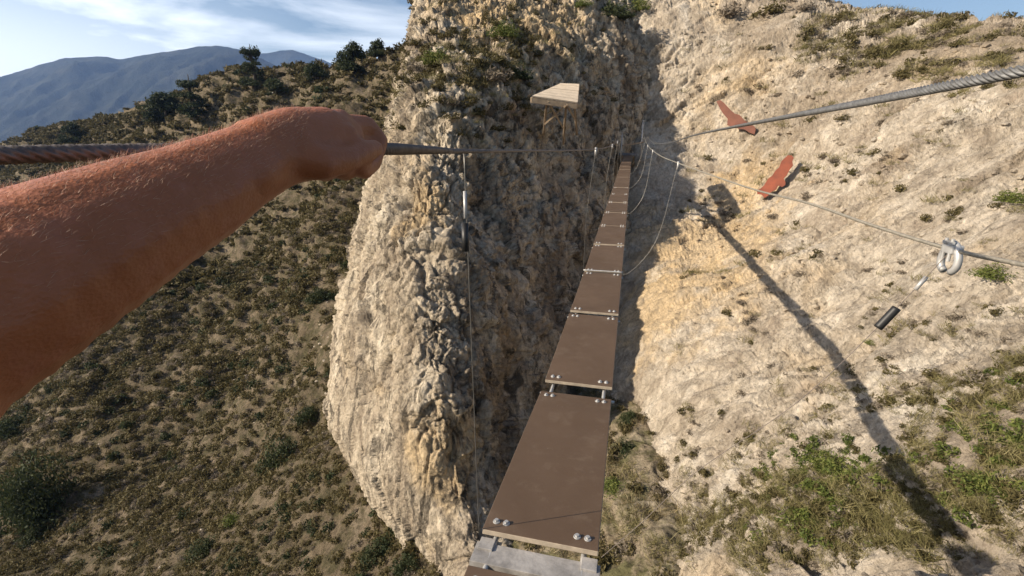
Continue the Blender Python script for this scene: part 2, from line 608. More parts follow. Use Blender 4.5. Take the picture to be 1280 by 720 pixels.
base = at(PX, PY, ZC)
top = base[0]
out = top * np.array([1, 1, 0]); out /= np.linalg.norm(out, axis=-1)[:, None]
back = [top + out * d + np.array([0, 0, 1.0]) * z for d, z in ((60, -14), (25, -3.5), (12, -1.2), (6, -.35), (3, .0), (1.2, .05))]
base = np.concatenate([np.stack(back, 0), base], 0)
nrm = grid_normals(base)
nrm[:7] = nrm[8][None]
a = R(16)
q = rotz(base, a)                                              # frame: y' along the slope, x' across
# features stretched down the fall line
fall = np.stack([q[..., 0] * .7 + q[..., 2] * .7, q[..., 1] + .25 * q[..., 2], -q[..., 0] * .7 + q[..., 2] * .7], -1)
rough_zone = np.clip(.75 + 1.1 * fbm(q * .22 + 60, 3), .25, 1.5)
xx, yy, _ = proj(base)
smooth_zone = np.exp(-(((xx - 880) / 85) ** 2 + ((yy - 470) / 170) ** 2))     # the worn face above the gully
rough_zone = rough_zone * (1 - .6 * smooth_zone)
dd = rock_disp(fall, (.62, 1.15, 1.15), .5, 0, 0) + rough_zone * rock_disp(fall, (.62, 1.15, 1.15), 0, .62, 1.2) - .05
gro = ridged(np.stack([fall[..., 0] * .22, fall[..., 1] * 2.6, fall[..., 2] * 2.6], -1), 2)
dd = dd + .045 * gro * np.clip(smooth_zone * 1.6 + .15, 0, 1)
# ledges of thin beds crossing the face
bed = fall[..., 1] * 2.6 + fall[..., 2] * 1.3 + 1.2 * perlin(q * .5)
dd = dd + .10 * ((bed % 1) - .5) * np.clip(.6 + 1.6 * perlin(q * .35), 0, 1.4) * (1 - .7 * smooth_zone)
wall_P = base + nrm * dd[..., None]
wall_o = tag(new_obj('cliff', grid_mesh('cliff', wall_P), M['wall']), kind='structure')

# ================================================================== HILLSIDE
hil = Surf([
    (510, 50, 85), (600, 40, 80), (420, 75, 100), (320, 85, 115), (250, 108, 125), (180, 133, 140), (100, 151, 165), (30, 170, 200), (-200, 260, 230), (-450, 380, 260),
    (440, 300, 46), (480, 170, 64), (600, 200, 55), (300, 300, 62), (100, 480, 42), (0, 600, 36), (0, 720, 27), (200, 720, 22), (400, 720, 16.5), (540, 720, 13.6), (620, 720, 12.6),
    (350, 560, 27), (430, 430, 31), (250, 480, 38), (470, 600, 18.5), (600, 500, 22), (0, 420, 60), (-300, 700, 36), (-300, 500, 70),
    (540, 920, 9.5), (200, 920, 13), (-300, 920, 18), (200, 300, 70), (150, 220, 95)])
hcrest = np.array([(-500, 400), (-200, 268), (-60, 215), (33, 174), (104, 155), (179, 139), (229, 119), (258, 106), (308, 94), (342, 90), (417, 80), (458, 67), (508, 55), (560, 46), (640, 36)], float)
px = steps([(-500, -20, 10), (-20, 560, 1.6), (560, 641, 6)])
v = np.linspace(0, 1, 480)
cy = np.interp(px, hcrest[:, 0], hcrest[:, 1])
PX = np.repeat(px[None, :], len(v), 0)
PY = cy[None, :] + (930 - cy[None, :]) * v[:, None]
cyd = 7.0 * np.clip((px - 60) / 60, 0, 1)[None, :] * (1 - v[:, None]) ** 6
PY = PY + cyd
base = at(PX, PY, hil.zc(PX, PY))
top = base[0]
out = top * np.array([1, 1, 0]); out /= np.linalg.norm(out, axis=-1)[:, None]
back = [top + out * d + np.array([0, 0, 1.0]) * z for d, z in ((160, -70), (70, -22), (30, -6), (12, -1.2), (4, -.1))]
base = np.concatenate([np.stack(back, 0), base], 0)
nrm = grid_normals(base)
nrm[:6] = np.array([0, 0, 1.0])
zc_ = np.clip(proj(base)[2], 10, 200)
dd = 1.9 * perlin(base * .06) + .9 * ridged(base * .11 + 4, 2) + .45 * fbm(base * .25 + 4, 3) + .25 * fbm(base * .7, 3) + .06 * fbm(base * 3.1, 2)
hill_P = base + nrm * (dd * np.clip(zc_ / 40, .5, 1.6))[..., None]
hill_n = nrm
tag(new_obj('hillside', grid_mesh('hillside', hill_P), M['soil']), kind='structure')

# gully floor under the bridge
gul = Surf([(720, 440, 24), (760, 480, 19.5), (800, 520, 15.3), (790, 600, 12.1), (830, 640, 10.9), (850, 700, 9.2), (780, 700, 9.9), (700, 720, 10.6), (640, 760, 10.2),
            (900, 640, 11.6), (950, 760, 8.8), (900, 860, 7), (700, 920, 7.6), (560, 920, 9), (660, 560, 17), (700, 500, 20), (560, 760, 12), (820, 480, 19)])
px = steps([(540, 960, 2.2)])
v = np.linspace(0, 1, 240)
PX = np.repeat(px[None, :], len(v), 0)
PY = 430 + 500 * v[:, None] + 0 * PX
base = at(PX, PY, gul.zc(PX, PY))
nrm = grid_normals(base)
dd = .35 * fbm(base * .4, 4) + .1 * ridged(base * 1.7, 2) + .03 * perlin(base * 8)
gully_P = base + nrm * dd[..., None]
tag(new_obj('gully_ground', grid_mesh('gully_ground', gully_P), M['gully']), kind='structure')

# valley floor reaching the horizon
b = MB()
b.add([(-7000, -600, -95), (7000, -600, -95), (7000, 8000, -95), (-7000, 8000, -95)], [(0, 1, 2, 3)])
tag(b.build('valley_ground', M['mount']), kind='structure')


# far mountains
def mountain(name, ridge, dist, depth, seed, low):
    rp = np.array(ridge, float)
    px = np.arange(rp[0, 0], rp[-1, 0], 3.0)
    ry = np.interp(px, rp[:, 0], rp[:, 1])
    ry = ry + 1.1 * perlin(np.stack([px * .05, px * 0 + seed, px * 0], -1)) + .5 * perlin(np.stack([px * .17, px * 0 + seed, px * 0 + 4], -1))
    top = at(px, ry, dist)
    rows = []
    for t in np.linspace(-.35, 1, 110):
        if t < 0:
            p = top + np.array([0, 1.0, 0]) * (-t) * depth * 1.5
            p[:, 2] = top[:, 2] + t * 2.2 * (top[:, 2] + 95)
        else:
            p = top - (top * np.array([1, 1, 0]) / np.linalg.norm(top[:, :2], axis=1)[:, None]) * t * depth
            p[:, 2] = top[:, 2] - (t ** .85) * (top[:, 2] - low)
        rows.append(p)
    P = np.stack(rows, 0)
    tt = np.clip(np.linspace(-.35, 1, 110), 0, 1)[:, None]
    n = ridged(P * np.array([.0042, .0016, .001]) + seed, 4)
    P[..., 2] += n * 55 * np.minimum(tt * 5, 1) * (1 - .3 * tt)
    tag(new_obj(name, grid_mesh(name, P), M['mount']), kind='structure')


mountain('mountain', [(-700, 150), (-300, 125), (-120, 118), (0, 95), (40, 83), (80, 71), (120, 69), (148, 73), (200, 64), (240, 58), (270, 55), (300, 61), (325, 72), (380, 96), (460, 125), (600, 160)], 2600, 1500, 3.3, -90)
mountain('mountain', [(200, 110), (290, 80), (325, 66), (365, 61), (395, 71), (440, 88), (520, 90), (640, 100), (900, 120)], 3900, 1200, 8.1, -90)

# ================================================================== VEGETATION
def blob(n, size, squash=.8, lumps=5, leaf=.09, shell=.55, seed=0, up=.0, aspect=1.6):
    """a crown of separate leaf faces (triangles pairs) filling a lumpy volume; unit radius * size"""
    rg = np.random.default_rng(seed)
    cs = rg.normal(size=(lumps, 3)); cs /= np.linalg.norm(cs, axis=1)[:, None]
    cs *= rg.uniform(.25, .62, (lumps, 1)); cs[:, 2] = np.abs(cs[:, 2]) * .9
    rs = rg.uniform(.32, .6, lumps)
    k = rg.integers(0, lumps, n)
    d = rg.normal(size=(n, 3)); d /= np.linalg.norm(d, axis=1)[:, None]
    rad = rs[k] * (shell + (1 - shell) * rg.random(n)) ** .8
    p = cs[k] + d * rad[:, None]
    p[:, 2] *= squash
    p[:, 2] = np.where(p[:, 2] < .02, .02 + .2 * np.abs(p[:, 2]), p[:, 2])
    p *= size
    a = rg.normal(size=(n, 3)) + d * .0; a[:, 2] += up; a /= np.linalg.norm(a, axis=1)[:, None]
    bb = np.cross(a, rg.normal(size=(n, 3))); bb /= np.linalg.norm(bb, axis=1)[:, None]
    s = leaf * size * rg.uniform(.6, 1.3, (n, 1))
    v = np.stack([p - a * s * aspect, p + bb * s * .62, p + a * s * aspect, p - bb * s * .62], 1).reshape(-1, 3)
    f = np.arange(4 * n).reshape(n, 4)
    return v, f


def tuft(n, size, seed=0, spread=.7, w=.018, patch=1.0):
    """upright grass blades / thin stems"""
    rg = np.random.default_rng(seed)
    r = np.sqrt(rg.random(n)) * patch; t = rg.random(n) * 6.283
    p = np.stack([r * np.cos(t), r * np.sin(t), r * 0], -1) * size
    d = np.stack([rg.normal(size=n) * spread, rg.normal(size=n) * spread, np.ones(n)], -1)
    d /= np.linalg.norm(d, axis=1)[:, None]
    h = size * rg.uniform(.35, .95, (n, 1))
    s = np.cross(d, rg.normal(size=(n, 3))); s /= np.linalg.norm(s, axis=1)[:, None]
    mid = p + d * h * .55
    tip = p + d * h + np.array([0, 0, -1.0]) * h * rg.uniform(0, .25, (n, 1))
    w = w * size
    v = np.stack([p - s * w, p + s * w, mid + s * w * .8, tip, mid - s * w * .8], 1).reshape(-1, 3)
    return v, np.arange(5 * n).reshape(n, 5)


def scatter(name, pts, scales, temps, mat, tilt=None):
    k = RNG.integers(0, len(temps), len(pts))
    vs, fs, n = [], [], 0
    for i in range(len(pts)):
        v, f = temps[k[i]]
        a = RNG.random() * 6.283
        c, s = math.cos(a), math.sin(a)
        q = np.stack([v[:, 0] * c - v[:, 1] * s, v[:, 0] * s + v[:, 1] * c, v[:, 2]], -1)
        q = q * (scales[i] * np.array([1, 1, RNG.uniform(.75, 1.15)])) + pts[i]
        vs.append(q); fs.append(f + n); n += len(v)
    return new_obj(name, raw_mesh(name, np.concatenate(vs), np.concatenate(fs), temps[0][1].shape[1], False), mat)


def area_weights(P):
    du = P[1:, 1:] - P[1:, :-1]; dv = P[1:, 1:] - P[:-1, 1:]
    return np.linalg.norm(np.cross(du, dv), axis=-1)


def sample(P, n, ok, dens=None):
    w = area_weights(P)
    ctr = P[1:, 1:]
    x, y, z = proj(ctr)
    w = w * ok(x, y, z, ctr)
    if dens is not None: w = w * dens(x, y, z)
    i = RNG.choice(w.size, n, p=(w / w.sum()).ravel())
    r, c = np.unravel_index(i, w.shape)
    t = RNG.random((n, 1)); s = RNG.random((n, 1))
    return (P[r, c] * (1 - t) + P[r, c + 1] * t) * (1 - s) + (P[r + 1, c] * (1 - t) + P[r + 1, c + 1] * t) * s


def thin(p, r):
    """keeps points at least r (per point) apart"""
    g, keep = {}, []
    cs = float(r.max())
    for i in range(len(p)):
        k = (int(p[i, 0] // cs), int(p[i, 1] // cs))
        ok = True
        for a in (-1, 0, 1):
            for b in (-1, 0, 1):
                for j in g.get((k[0] + a, k[1] + b), ()):
                    if (p[i, 0] - p[j, 0]) ** 2 + (p[i, 1] - p[j, 1]) ** 2 < r[i] * r[i]: ok = False; break
                if not ok: break
            if not ok: break
        if ok:
            keep.append(i); g.setdefault(k, []).append(i)
    return p[keep]


sil_at = lambda y: np.interp(y, silh[:, 0], silh[:, 1])
hill_ok = lambda x, y, z, p: ((z > 3) & (x > -330) & (x < sil_at(y) + 25) & (y < 800)).astype(float)
patch = lambda p: .22 + .78 * np.clip(fbm(p * .16 + 40, 3) * 2.2 + .55, 0, 1)

temps_n = [blob(170, 1, .95, 5, .095, .5, 100 + i) for i in range(8)]
temps_f = [blob(70, 1, .7, 5, .16, .5, 200 + i) for i in range(6)]
temps_m = [blob(420, 1, .8, 6, .062, .5, 300 + i) for i in range(6)]

# near and middle cover
near_ok = lambda x, y, z, p: hill_ok(x, y, z, p) * (z < 55) * patch(p) * (1 - .9 * np.exp(-(((x - 402) / 24) ** 2 + ((y - 410) / 100) ** 2))) * (1 - .85 * np.exp(-(((x - 305) / 38) ** 2 + ((y - 508) / 20) ** 2)))
p = sample(hill_P, 24000, near_ok)
p = thin(p, .44 * np.clip(proj(p)[2] / 30, .55, 1.5))
tag(scatter('shrub_cover', p, RNG.uniform(.27, .68, len(p)) * np.clip(proj(p)[2] / 30, .6, 1.4), temps_n, M['olive']), kind='stuff')
clump = lambda p: np.clip(fbm(p * .11 + 70, 3) * 3.2 + .1, .02, 1)
p = sample(hill_P, 2600, lambda x, y, z, p: near_ok(x, y, z, p) * clump(p))
p = thin(p, 1.15 * np.clip(proj(p)[2] / 30, .6, 1.4))
tag(scatter('dark_scrub', p, RNG.uniform(.3, .85, len(p)) * np.clip(proj(p)[2] / 32, .6, 1.3), temps_n, M['darkleaf']), kind='stuff')
p = sample(hill_P, 2600, near_ok)
tag(scatter('dry_scrub', p, RNG.uniform(.16, .42, len(p)) * np.clip(proj(p)[2] / 32, .55, 1.3), temps_n, M['grey']), kind='stuff')
far_ok = lambda x, y, z, p: hill_ok(x, y, z, p) * (z >= 50) * patch(p)
p = sample(hill_P, 44000, far_ok)
p = thin(p, .52 * np.clip(proj(p)[2] / 70, .8, 1.6))
tag(scatter('far_shrub_cover', p, RNG.uniform(.7, 1.7, len(p)) * np.clip(proj(p)[2] / 90, .8, 1.3), temps_f, M['olive']), kind='stuff')
p = sample(hill_P, 420, far_ok)
tag(scatter('far_dark_scrub', p, RNG.uniform(.9, 2.1, len(p)), temps_f, M['darkleaf']), kind='stuff')
# counted shrubs: one template each, then linked copies
shrub_me = [raw_mesh('shrub_leaves', *t, 4, False) for t in temps_m]
for me in shrub_me: me.materials.append(M['olive'])
dark_me = [raw_mesh('dark_shrub_leaves', *blob(2200, 1, 1.05, 9, .040, .45, 330 + i), 4, False) for i in range(4)]
for me in dark_me: me.materials.append(M['darkleaf'])
green_me = [raw_mesh('green_shrub_leaves', *blob(1500, 1, .85, 9, .036, .3, 360 + i), 4, False) for i in range(4)]
for me in green_me: me.materials.append(M['green'])
grey_me = [raw_mesh('dry_shrub_twigs', *blob(380, 1, .8, 6, .05, .2, 380 + i, .4, 2.6), 4, False) for i in range(3)]
for me in grey_me: me.materials.append(M['grey'])
tuft_me = [raw_mesh('grass_tuft', *tuft(420, 1, 400 + i, .7, .010), 5, False) for i in range(4)]
for me in tuft_me: me.materials.append(M['drygreen'])


def place(name, me, pos, s, label, cat, group=None, sq=1.0):
    o = new_obj(name, me)
    o.location = pos
    o.rotation_euler = (0, 0, random.random() * 6.28)
    o.scale = (s, s * random.uniform(.85, 1.15), s * sq)
    return tag(o, label, cat, group)


p = sample(hill_P, 190, lambda x, y, z, p: hill_ok(x, y, z, p) * (z < 60) * patch(p))
for q in p:
    place('shrub', random.choice(shrub_me), q - np.array([0, 0, .05]), random.uniform(.45, .8) * min(1.2, max(.6, proj(q)[2] / 36)),
          'low olive-green shrub dotted among many on the scrubby hillside left of the rock pillar', 'shrub', 'olive shrubs dotting the left hillside')


class Pick:
    """nearest point of a built surface at a photo pixel"""
    def __init__(self, P):
        self.P = P.reshape(-1, 3)
        self.x, self.y, self.z = proj(self.P)
        self.ok = self.z > .5

    def __call__(self, px, py, rad=5):
        d = (self.x - px) ** 2 + (self.y - py) ** 2
        d = np.where(self.ok, d, 1e9)
        m = d < rad * rad
        if not m.any(): return self.P[d.argmin()]
        i = np.where(m)[0]
        return self.P[i[self.z[i].argmin()]]


ph, pw, pp, pg = Pick(hill_P), Pick(wall_P), Pick(pillar_P), Pick(gully_P)


def bush(surf, px, py, wpx, kind, label, sq=1.0, sink=.1, group=None):
    pos = surf(px, py)
    s = wpx / 2 * proj(pos)[2] / F
    lib = {'dark': dark_me, 'green': green_me, 'big': [big_me], 'grey': grey_me, 'tuft': tuft_me, 'olive': shrub_me}[kind]
    nm = {'dark': 'dark_bush', 'big': 'dark_bush', 'green': 'green_bush', 'grey': 'dry_bush', 'tuft': 'grass_tuft', 'olive': 'shrub'}[kind]
    return place(nm, random.choice(lib), pos - np.array([0, 0, sink * s]), s, label, 'grass' if kind == 'tuft' else 'bush', group, sq)


# distinct bushes of the left hillside
big_me = raw_mesh('dark_bush_leaves', *blob(6500, 1, 1.0, 12, .026, .45, 777), 4, False); big_me.materials.append(M['darkleaf'])
bush(ph, 55, 632, 96, 'big', 'big dark round bush near the lower left casting a long shadow', 1.9)
bush(ph, 352, 570, 66, 'dark', 'broad dark green bush beside the pale scree under the pillar')
bush(ph, 18, 535, 56, 'dark', 'dark bush just under the forearm at the left edge')
bush(ph, 252, 690, 52, 'dark', 'dark bush alone near the bottom, midway between corner and pillar')
bush(ph, 42, 672, 42, 'dark', 'small dark bush below the big round bush')
bush(ph, 470, 690, 62, 'dark', 'dark leafy bush growing against the foot of the pillar')
bush(ph, 505, 712, 50, 'dark', 'dark bush at the very bottom touching the pillar foot')
bush(ph, 288, 650, 36, 'green', 'mid green bush just above the lone dark bush')
bush(ph, 385, 520, 40, 'dark', 'dark bush in the hollow next to the lowest sunlit rock edge')
bush(ph, 300, 362, 40, 'olive', 'rounded olive bush below the wrist on the slope')
bush(ph, 400, 372, 44, 'dark', 'dark bush beside the bare earth strip near the pillar')
bush(ph, 346, 500, 34, 'olive', 'olive bush beside the patch of pale stones')

# bushes on the pillar
for i, (x, y, w, k, lab) in enumerate([
    (636, 40, 58, 'green', 'green bush rooted under the ochre hollow high on the pillar'),
    (545, 75, 62, 'green', 'wide green bush on the upper left ledge of the pillar'),
    (520, 82, 46, 'grey', 'dry bush at the left rim of the upper pillar ledge'),
    (580, 90, 52, 'olive', 'olive bush in the middle of the upper pillar ledge'),
    (625, 95, 56, 'grey', 'dry brown bush left of the wooden platform'),
    (650, 98, 46, 'dark', 'dark bush in the crack just left of the wooden platform'),
    (560, 128, 44, 'grey', 'straggly dry bush on the rock below the ledge bushes'),
    (600, 140, 40, 'olive', 'small olive bush halfway between ledge and left hand cable'),
    (770, 14, 60, 'dark', 'dark green bush in the gap between pillar and right slope at the top edge'),
    (800, 8, 52, 'green', 'green bush beside the dark one at the top of the gap'),
    (735, 10, 36, 'green', 'little green bush at the top right shoulder of the pillar'),
    (598, 655, 30, 'grey', 'dry twiggy bush at the pillar foot left of the first plank'),
]):
    bush(pp, x, y, w, k, lab, .9)

# bushes on the right slope
for i, (x, y, w, k, lab) in enumerate([
    (910, 18, 56, 'grey', 'dry grey bush on the crest left of the blue gap of sky'),
    (960, 10, 60, 'olive', 'olive bush on the crest above the pale rubble'),
    (1005, 8, 46, 'grey', 'pale dry bush on the crest by the start of the blue sky'),
    (1052, 18, 34, 'olive', 'small olive bush where the crest meets the sky'),
    (1133, 16, 30, 'grey', 'bare little bush standing alone against the blue sky'),
    (1250, 28, 26, 'grey', 'flat dry bush on the skyline at the far right'),
    (1265, 245, 60, 'green', 'green bush at the right edge above the cable clamp'),
    (1242, 340, 64, 'green', 'yellow-green bush right behind the cable clamp'),
    (1168, 312, 34, 'grey', 'dry bush immediately left of the cable clamp'),
    (1048, 148, 28, 'olive', 'small green bush just under the thick upper cable'),
    (1042, 200, 26, 'grey', 'dry tuft-like bush right of the red bird sheet'),
    (1086, 424, 20, 'green', 'tiny green cushion bush below the black hanger sleeve'),
    (1086, 335, 32, 'grey', 'grey bush in the middle of the pale slope'),
    (1048, 585, 84, 'green', 'bright green bush leftmost of the low green patch'),
    (1010, 655, 70, 'green', 'bright green bush low in the slope nearest the bridge'),
    (1060, 665, 66, 'grey', 'dry brown bush right of the lowest bright green bush'),
    (1110, 640, 80, 'tuft', 'broad clump of dry green grass left of the shadow line end'),
    (1238, 610, 84, 'green', 'tall green bush right of the end of the shadow line'),
    (1250, 540, 90, 'tuft', 'sprawling dry green clump at the right edge halfway down'),
    (1168, 468, 44, 'olive', 'olive bush right of the shadow line at mid slope'),
    (1225, 468, 60, 'grey', 'dry bush near the right edge above the sprawling clump'),
    (1110, 500, 36, 'olive', 'olive tuft crossed by the bridge shadow'),
    (1000, 600, 60, 'tuft', 'pale grass clump left of the low green patch'),
    (1080, 618, 80, 'tuft', 'straw coloured clump inside the low green patch'),
    (1170, 690, 90, 'tuft', 'dry grass clump at the bottom below the shadow end'),
    (960, 700, 80, 'tuft', 'straw clump at the bottom edge of the right slope'),
    (925, 380, 22, 'grey', 'tiny dry bush right of the shaded recess on the sunlit rock'),
]):
    bush(pw, x, y, w, k, lab, .75 if k != 'tuft' else .55, .12)
for i, (x, y, w, k, lab) in enumerate([
    (768, 610, 46, 'green', 'green bush right beside the first plank'),
    (778, 560, 40, 'dark', 'dark bush behind the gap of the first two planks'),
    (800, 650, 56, 'tuft', 'dry grass clump in the gully right of the first plank'),
    (830, 690, 64, 'tuft', 'dry grass clump where gully and right slope meet'),
    (776, 690, 60, 'grey', 'dry brown bush at the bottom right of the first plank'),
    (790, 590, 44, 'tuft', 'grass clump above the green bush by the plank'),
    (785, 520, 34, 'dark', 'dark bush deepest in the gully right of the second plank'),
    (820, 610, 40, 'grey', 'dry bush against the foot of the right slope'),
]):
    bush(pg, x, y, w, k, lab, .8)

# loose dry grass and scrub on the right slope and in the gully
gm = lambda x, y: (np.exp(-(((x - 1090) / 130) ** 2 + ((y - 640) / 75) ** 2)) + .9 * np.exp(-(((x - 1240) / 90) ** 2 + ((y - 540) / 110) ** 2))
                   + .16 * np.exp(-((y - (30 + .12 * (x - 900))) / 34) ** 2) * (x > 1000) + .35 * np.exp(-(((x - 960) / 200) ** 2 + ((y - 690) / 60) ** 2)) + .012)
wall_ok = lambda x, y, z, p: ((z > 2.5) & (x > 850) & (x < 1330) & (y < 760) & (y > -10)) * gm(x, y) * np.clip(fbm(p * .6 + 9, 3) * 2.5 + .45, 0, 1) / np.maximum(z, 3) ** .6
t5 = [tuft(60, 1, 500 + i, .8, .014, .8) for i in range(6)]
p = sample(wall_P, 2700, wall_ok)
tag(scatter('dry_grass', p, RNG.uniform(.10, .26, len(p)) * np.clip(proj(p)[2] / 9, .8, 2.4), t5, M['drygreen']), kind='stuff')
low = lambda x, y: np.exp(-(((x - 1040) / 60) ** 2 + ((y - 600) / 35) ** 2)) + np.exp(-(((x - 1015) / 45) ** 2 + ((y - 655) / 25) ** 2)) + np.exp(-(((x - 1240) / 45) ** 2 + ((y - 600) / 60) ** 2)) + .6 * np.exp(-(((x - 1250) / 50) ** 2 + ((y - 530) / 40) ** 2))
p = sample(wall_P, 230, lambda x, y, z, p: ((z > 2.5) & (x > 850) & (x < 1330) & (y < 760)) * low(x, y))
tag(scatter('green_undergrowth', p, RNG.uniform(.08, .2, len(p)), temps_n, M['green']), kind='stuff')
p = sample(wall_P, 1300, wall_ok)
tag(scatter('low_scrub', p, RNG.uniform(.07, .2, len(p)) * np.clip(proj(p)[2] / 9, .8, 2.6), temps_n, M['olive']), kind='stuff')
p = sample(wall_P, 1100, lambda x, y, z, p: wall_ok(x, y, z, p) + .06 * ((z > 2.5) & (x > 850) & (x < 1330) & (y < 760) & (y > -10)) * np.clip(fbm(p * .45 + 20, 3) * 5 - .8, 0, 1) / np.maximum(z, 3) ** .6)
tag(scatter('dry_twigs', p, RNG.uniform(.08, .22, len(p)) * np.clip(proj(p)[2] / 9, .8, 2.6), [blob(90, 1, .7, 5, .07, .2, 600 + i, .5, 2.8) for i in range(4)], M['grey']), kind='stuff')
gok = lambda x, y, z, p: ((z > 2) & (x > 600) & (x < 930) & (y < 760)) * np.clip(fbm(p * .5 + 3, 3) * 2 + .6, 0, 1)
p = sample(gully_P, 900, gok)
tag(scatter('gully_grass', p, RNG.uniform(.16, .4, len(p)), t5, M['dry']), kind='stuff')
p = sample(gully_P, 330, gok)
tag(scatter('gully_scrub', p, RNG.uniform(.15, .4, len(p)), temps_n, M['olive']), kind='stuff')
# scrub caught in the pillar's ledges
pk = lambda x, y, z, p: ((z > 3) & (x > 480) & (x < 780) & (y > -30) & (y < 180)) * (np.exp(-(((x - 570) / 75) ** 2 + ((y - 90) / 48) ** 2)) + .7 * np.exp(-(((x - 640) / 30) ** 2 + ((y - 70) / 50) ** 2)) + .06)
p = sample(pillar_P, 520, pk)
tag(scatter('ledge_scrub', p, RNG.uniform(.15, .55, len(p)), temps_n, M['olive']), kind='stuff')
p = sample(pillar_P, 420, pk)
tag(scatter('ledge_grass', p, RNG.uniform(.2, .45, len(p)), t5, M['drygreen']), kind='stuff')
# fallen stones on the scree
bmv = bmesh.new(); bmesh.ops.create_icosphere(bmv, subdivisions=1, radius=1.0)
iv = np.array([v.co[:] for v in bmv.verts]); jf = np.array([[v.index for v in f.verts] for f in bmv.faces]); bmv.free()
stone_t = [(iv * (1 + .45 * perlin(iv * 1.3 + 9 * i))[:, None] * np.array([1, .8, .6]), jf) for i in range(6)]
p = sample(hill_P, 2600, lambda x, y, z, p: hill_ok(x, y, z, p) * (np.exp(-(((x - 305) / 45) ** 2 + ((y - 510) / 28) ** 2)) + np.exp(-(((x - 395) / 26) ** 2 + ((y - 440) / 110) ** 2)) + .04))
tag(scatter('scree_stones', p, RNG.uniform(.04, .16, len(p)), stone_t, M['wall']), kind='stuff')
p = sample(wall_P, 3000, lambda x, y, z, p: ((z > 2.5) & (x > 860) & (x < 1330) & (y < 760)) * (.3 + gm(x, y)) / np.maximum(z, 3))
tag(scatter('slope_rubble', p, RNG.uniform(.02, .09, len(p)) * np.clip(proj(p)[2] / 9, .7, 2), stone_t, M['wall']), kind='stuff')


def tree(name, px, py, hpx, wpx, label, group=None):
    pos = ph(px, py, 3)
    k = proj(pos)[2] / F
    h, w = hpx * k * 1.25, wpx * k * 1.05
    root = empty(name, pos)
    tag(root, label, 'tree', group)
    t = MB()
    t.tube([(0, 0, -.5), (.05 * w, 0, h * .3), (0, .03 * w, h * .6), (.03 * w, 0, h * .92)], [h * .045, h * .036, h * .022, h * .006], 7)
    rg = np.random.default_rng(int(px))
    cv, cf, n = [], [], 0
    for i in range(18):
        zz = rg.uniform(.12, .95) ; rad = (1.05 - zz) ** .6 * .42
        an = i * 2.4 + rg.uniform(-.4, .4)
        c = np.array([math.cos(an) * rad * w * rg.uniform(.4, 1), math.sin(an) * rad * w * rg.uniform(.4, 1), zz * h * .88])
        t.tube([(0, 0, zz * h * .6), tuple(c * np.array([.6, .6, .95])), tuple(c)], [h * .014, h * .01, h * .004], 5)
        v, f = blob(240, w * rg.uniform(.22, .34), .85, 5, .085, .4, int(px) + i)
        cv.append(v + c - np.array([0, 0, w * .12])); cf.append(f + n); n += len(v)
    t.build('trunk', M['bark'], root, True)
    new_obj('crown', raw_mesh('crown', np.concatenate(cv), np.concatenate(cf), 4, False), M['darkleaf'], root)


tree('tree', 318, 112, 44, 36, 'tall dark tree poking above the left hill skyline right of the big mountain')
tree('tree', 243, 152, 46, 38, 'dark tree on the hill crest just above the forearm')
tree('tree', 440, 90, 34, 44, 'wide dark tree on the skyline near the pillar')
tree('tree', 205, 150, 28, 50, 'broad low tree left of the dark crest tree')
tree('tree', 470, 72, 18, 30, 'small bushy tree on the skyline right of the wide dark one')
tree('tree', 92, 178, 22, 34, 'lowest small tree at the left end of the crest')
tree('tree', 345, 118, 20, 34, 'low tree at the right foot of the tall dark one')
tree('tree', 393, 98, 18, 34, 'low tree on the crest left of the wide dark one')

# ================================================================== BRIDGE
bd = np.array([.237, .971, 0]); br = np.array([.971, -.237, 0])
jy = [0.06, 1.469, 2.84, 4.27, 5.69, 7.1, 8.54, 9.96]
jd = [1.47, 1.50, 1.61, 1.595, 1.573, 1.53, 1.49, 1.455]
while jy[-1] < 27.4:
    y = jy[-1] + 1.425
    jy.append(y); jd.append(1.455 - .595 * ((y - 9.96) / 17.9) ** 1.15)
J = [np.array([.1035 + .245 * (y - 1.469), y, -d]) for y, d in zip(jy, jd)]
J.insert(0, J[0] - bd * 1.42); J.insert(0, J[0] - bd * 1.42)
FIRST = 3                                                       # J[3] is the near edge of the first plank seen whole
HW = .232
bridge = empty('suspension_bridge', J[FIRST])
tag(bridge, 'narrow hanging bridge of brown planks and wire hangers leading to the rock face', 'bridge')
off = np.array(J[FIRST])
gaps = {3: (.17, .005), 4: (.085, .085), 5: (.055, .05), 6: (.03, .03), 7: (.03, .03)}        # (cut before, cut after) in metres at each joint


def bolt_mesh():
    bm = bmesh.new()
    bmesh.ops.create_cone(bm, cap_ends=True, segments=18, radius1=.0150, radius2=.0138, depth=.004)
    hexa = bmesh.ops.create_cone(bm, cap_ends=True, segments=6, radius1=.0095, radius2=.0085, depth=.009)
    for v in hexa['verts']: v.co.z += .005
    me = bpy.data.meshes.new('bolt'); bm.to_mesh(me); bm.free()
    me.materials.append(M['steel'])
    return me


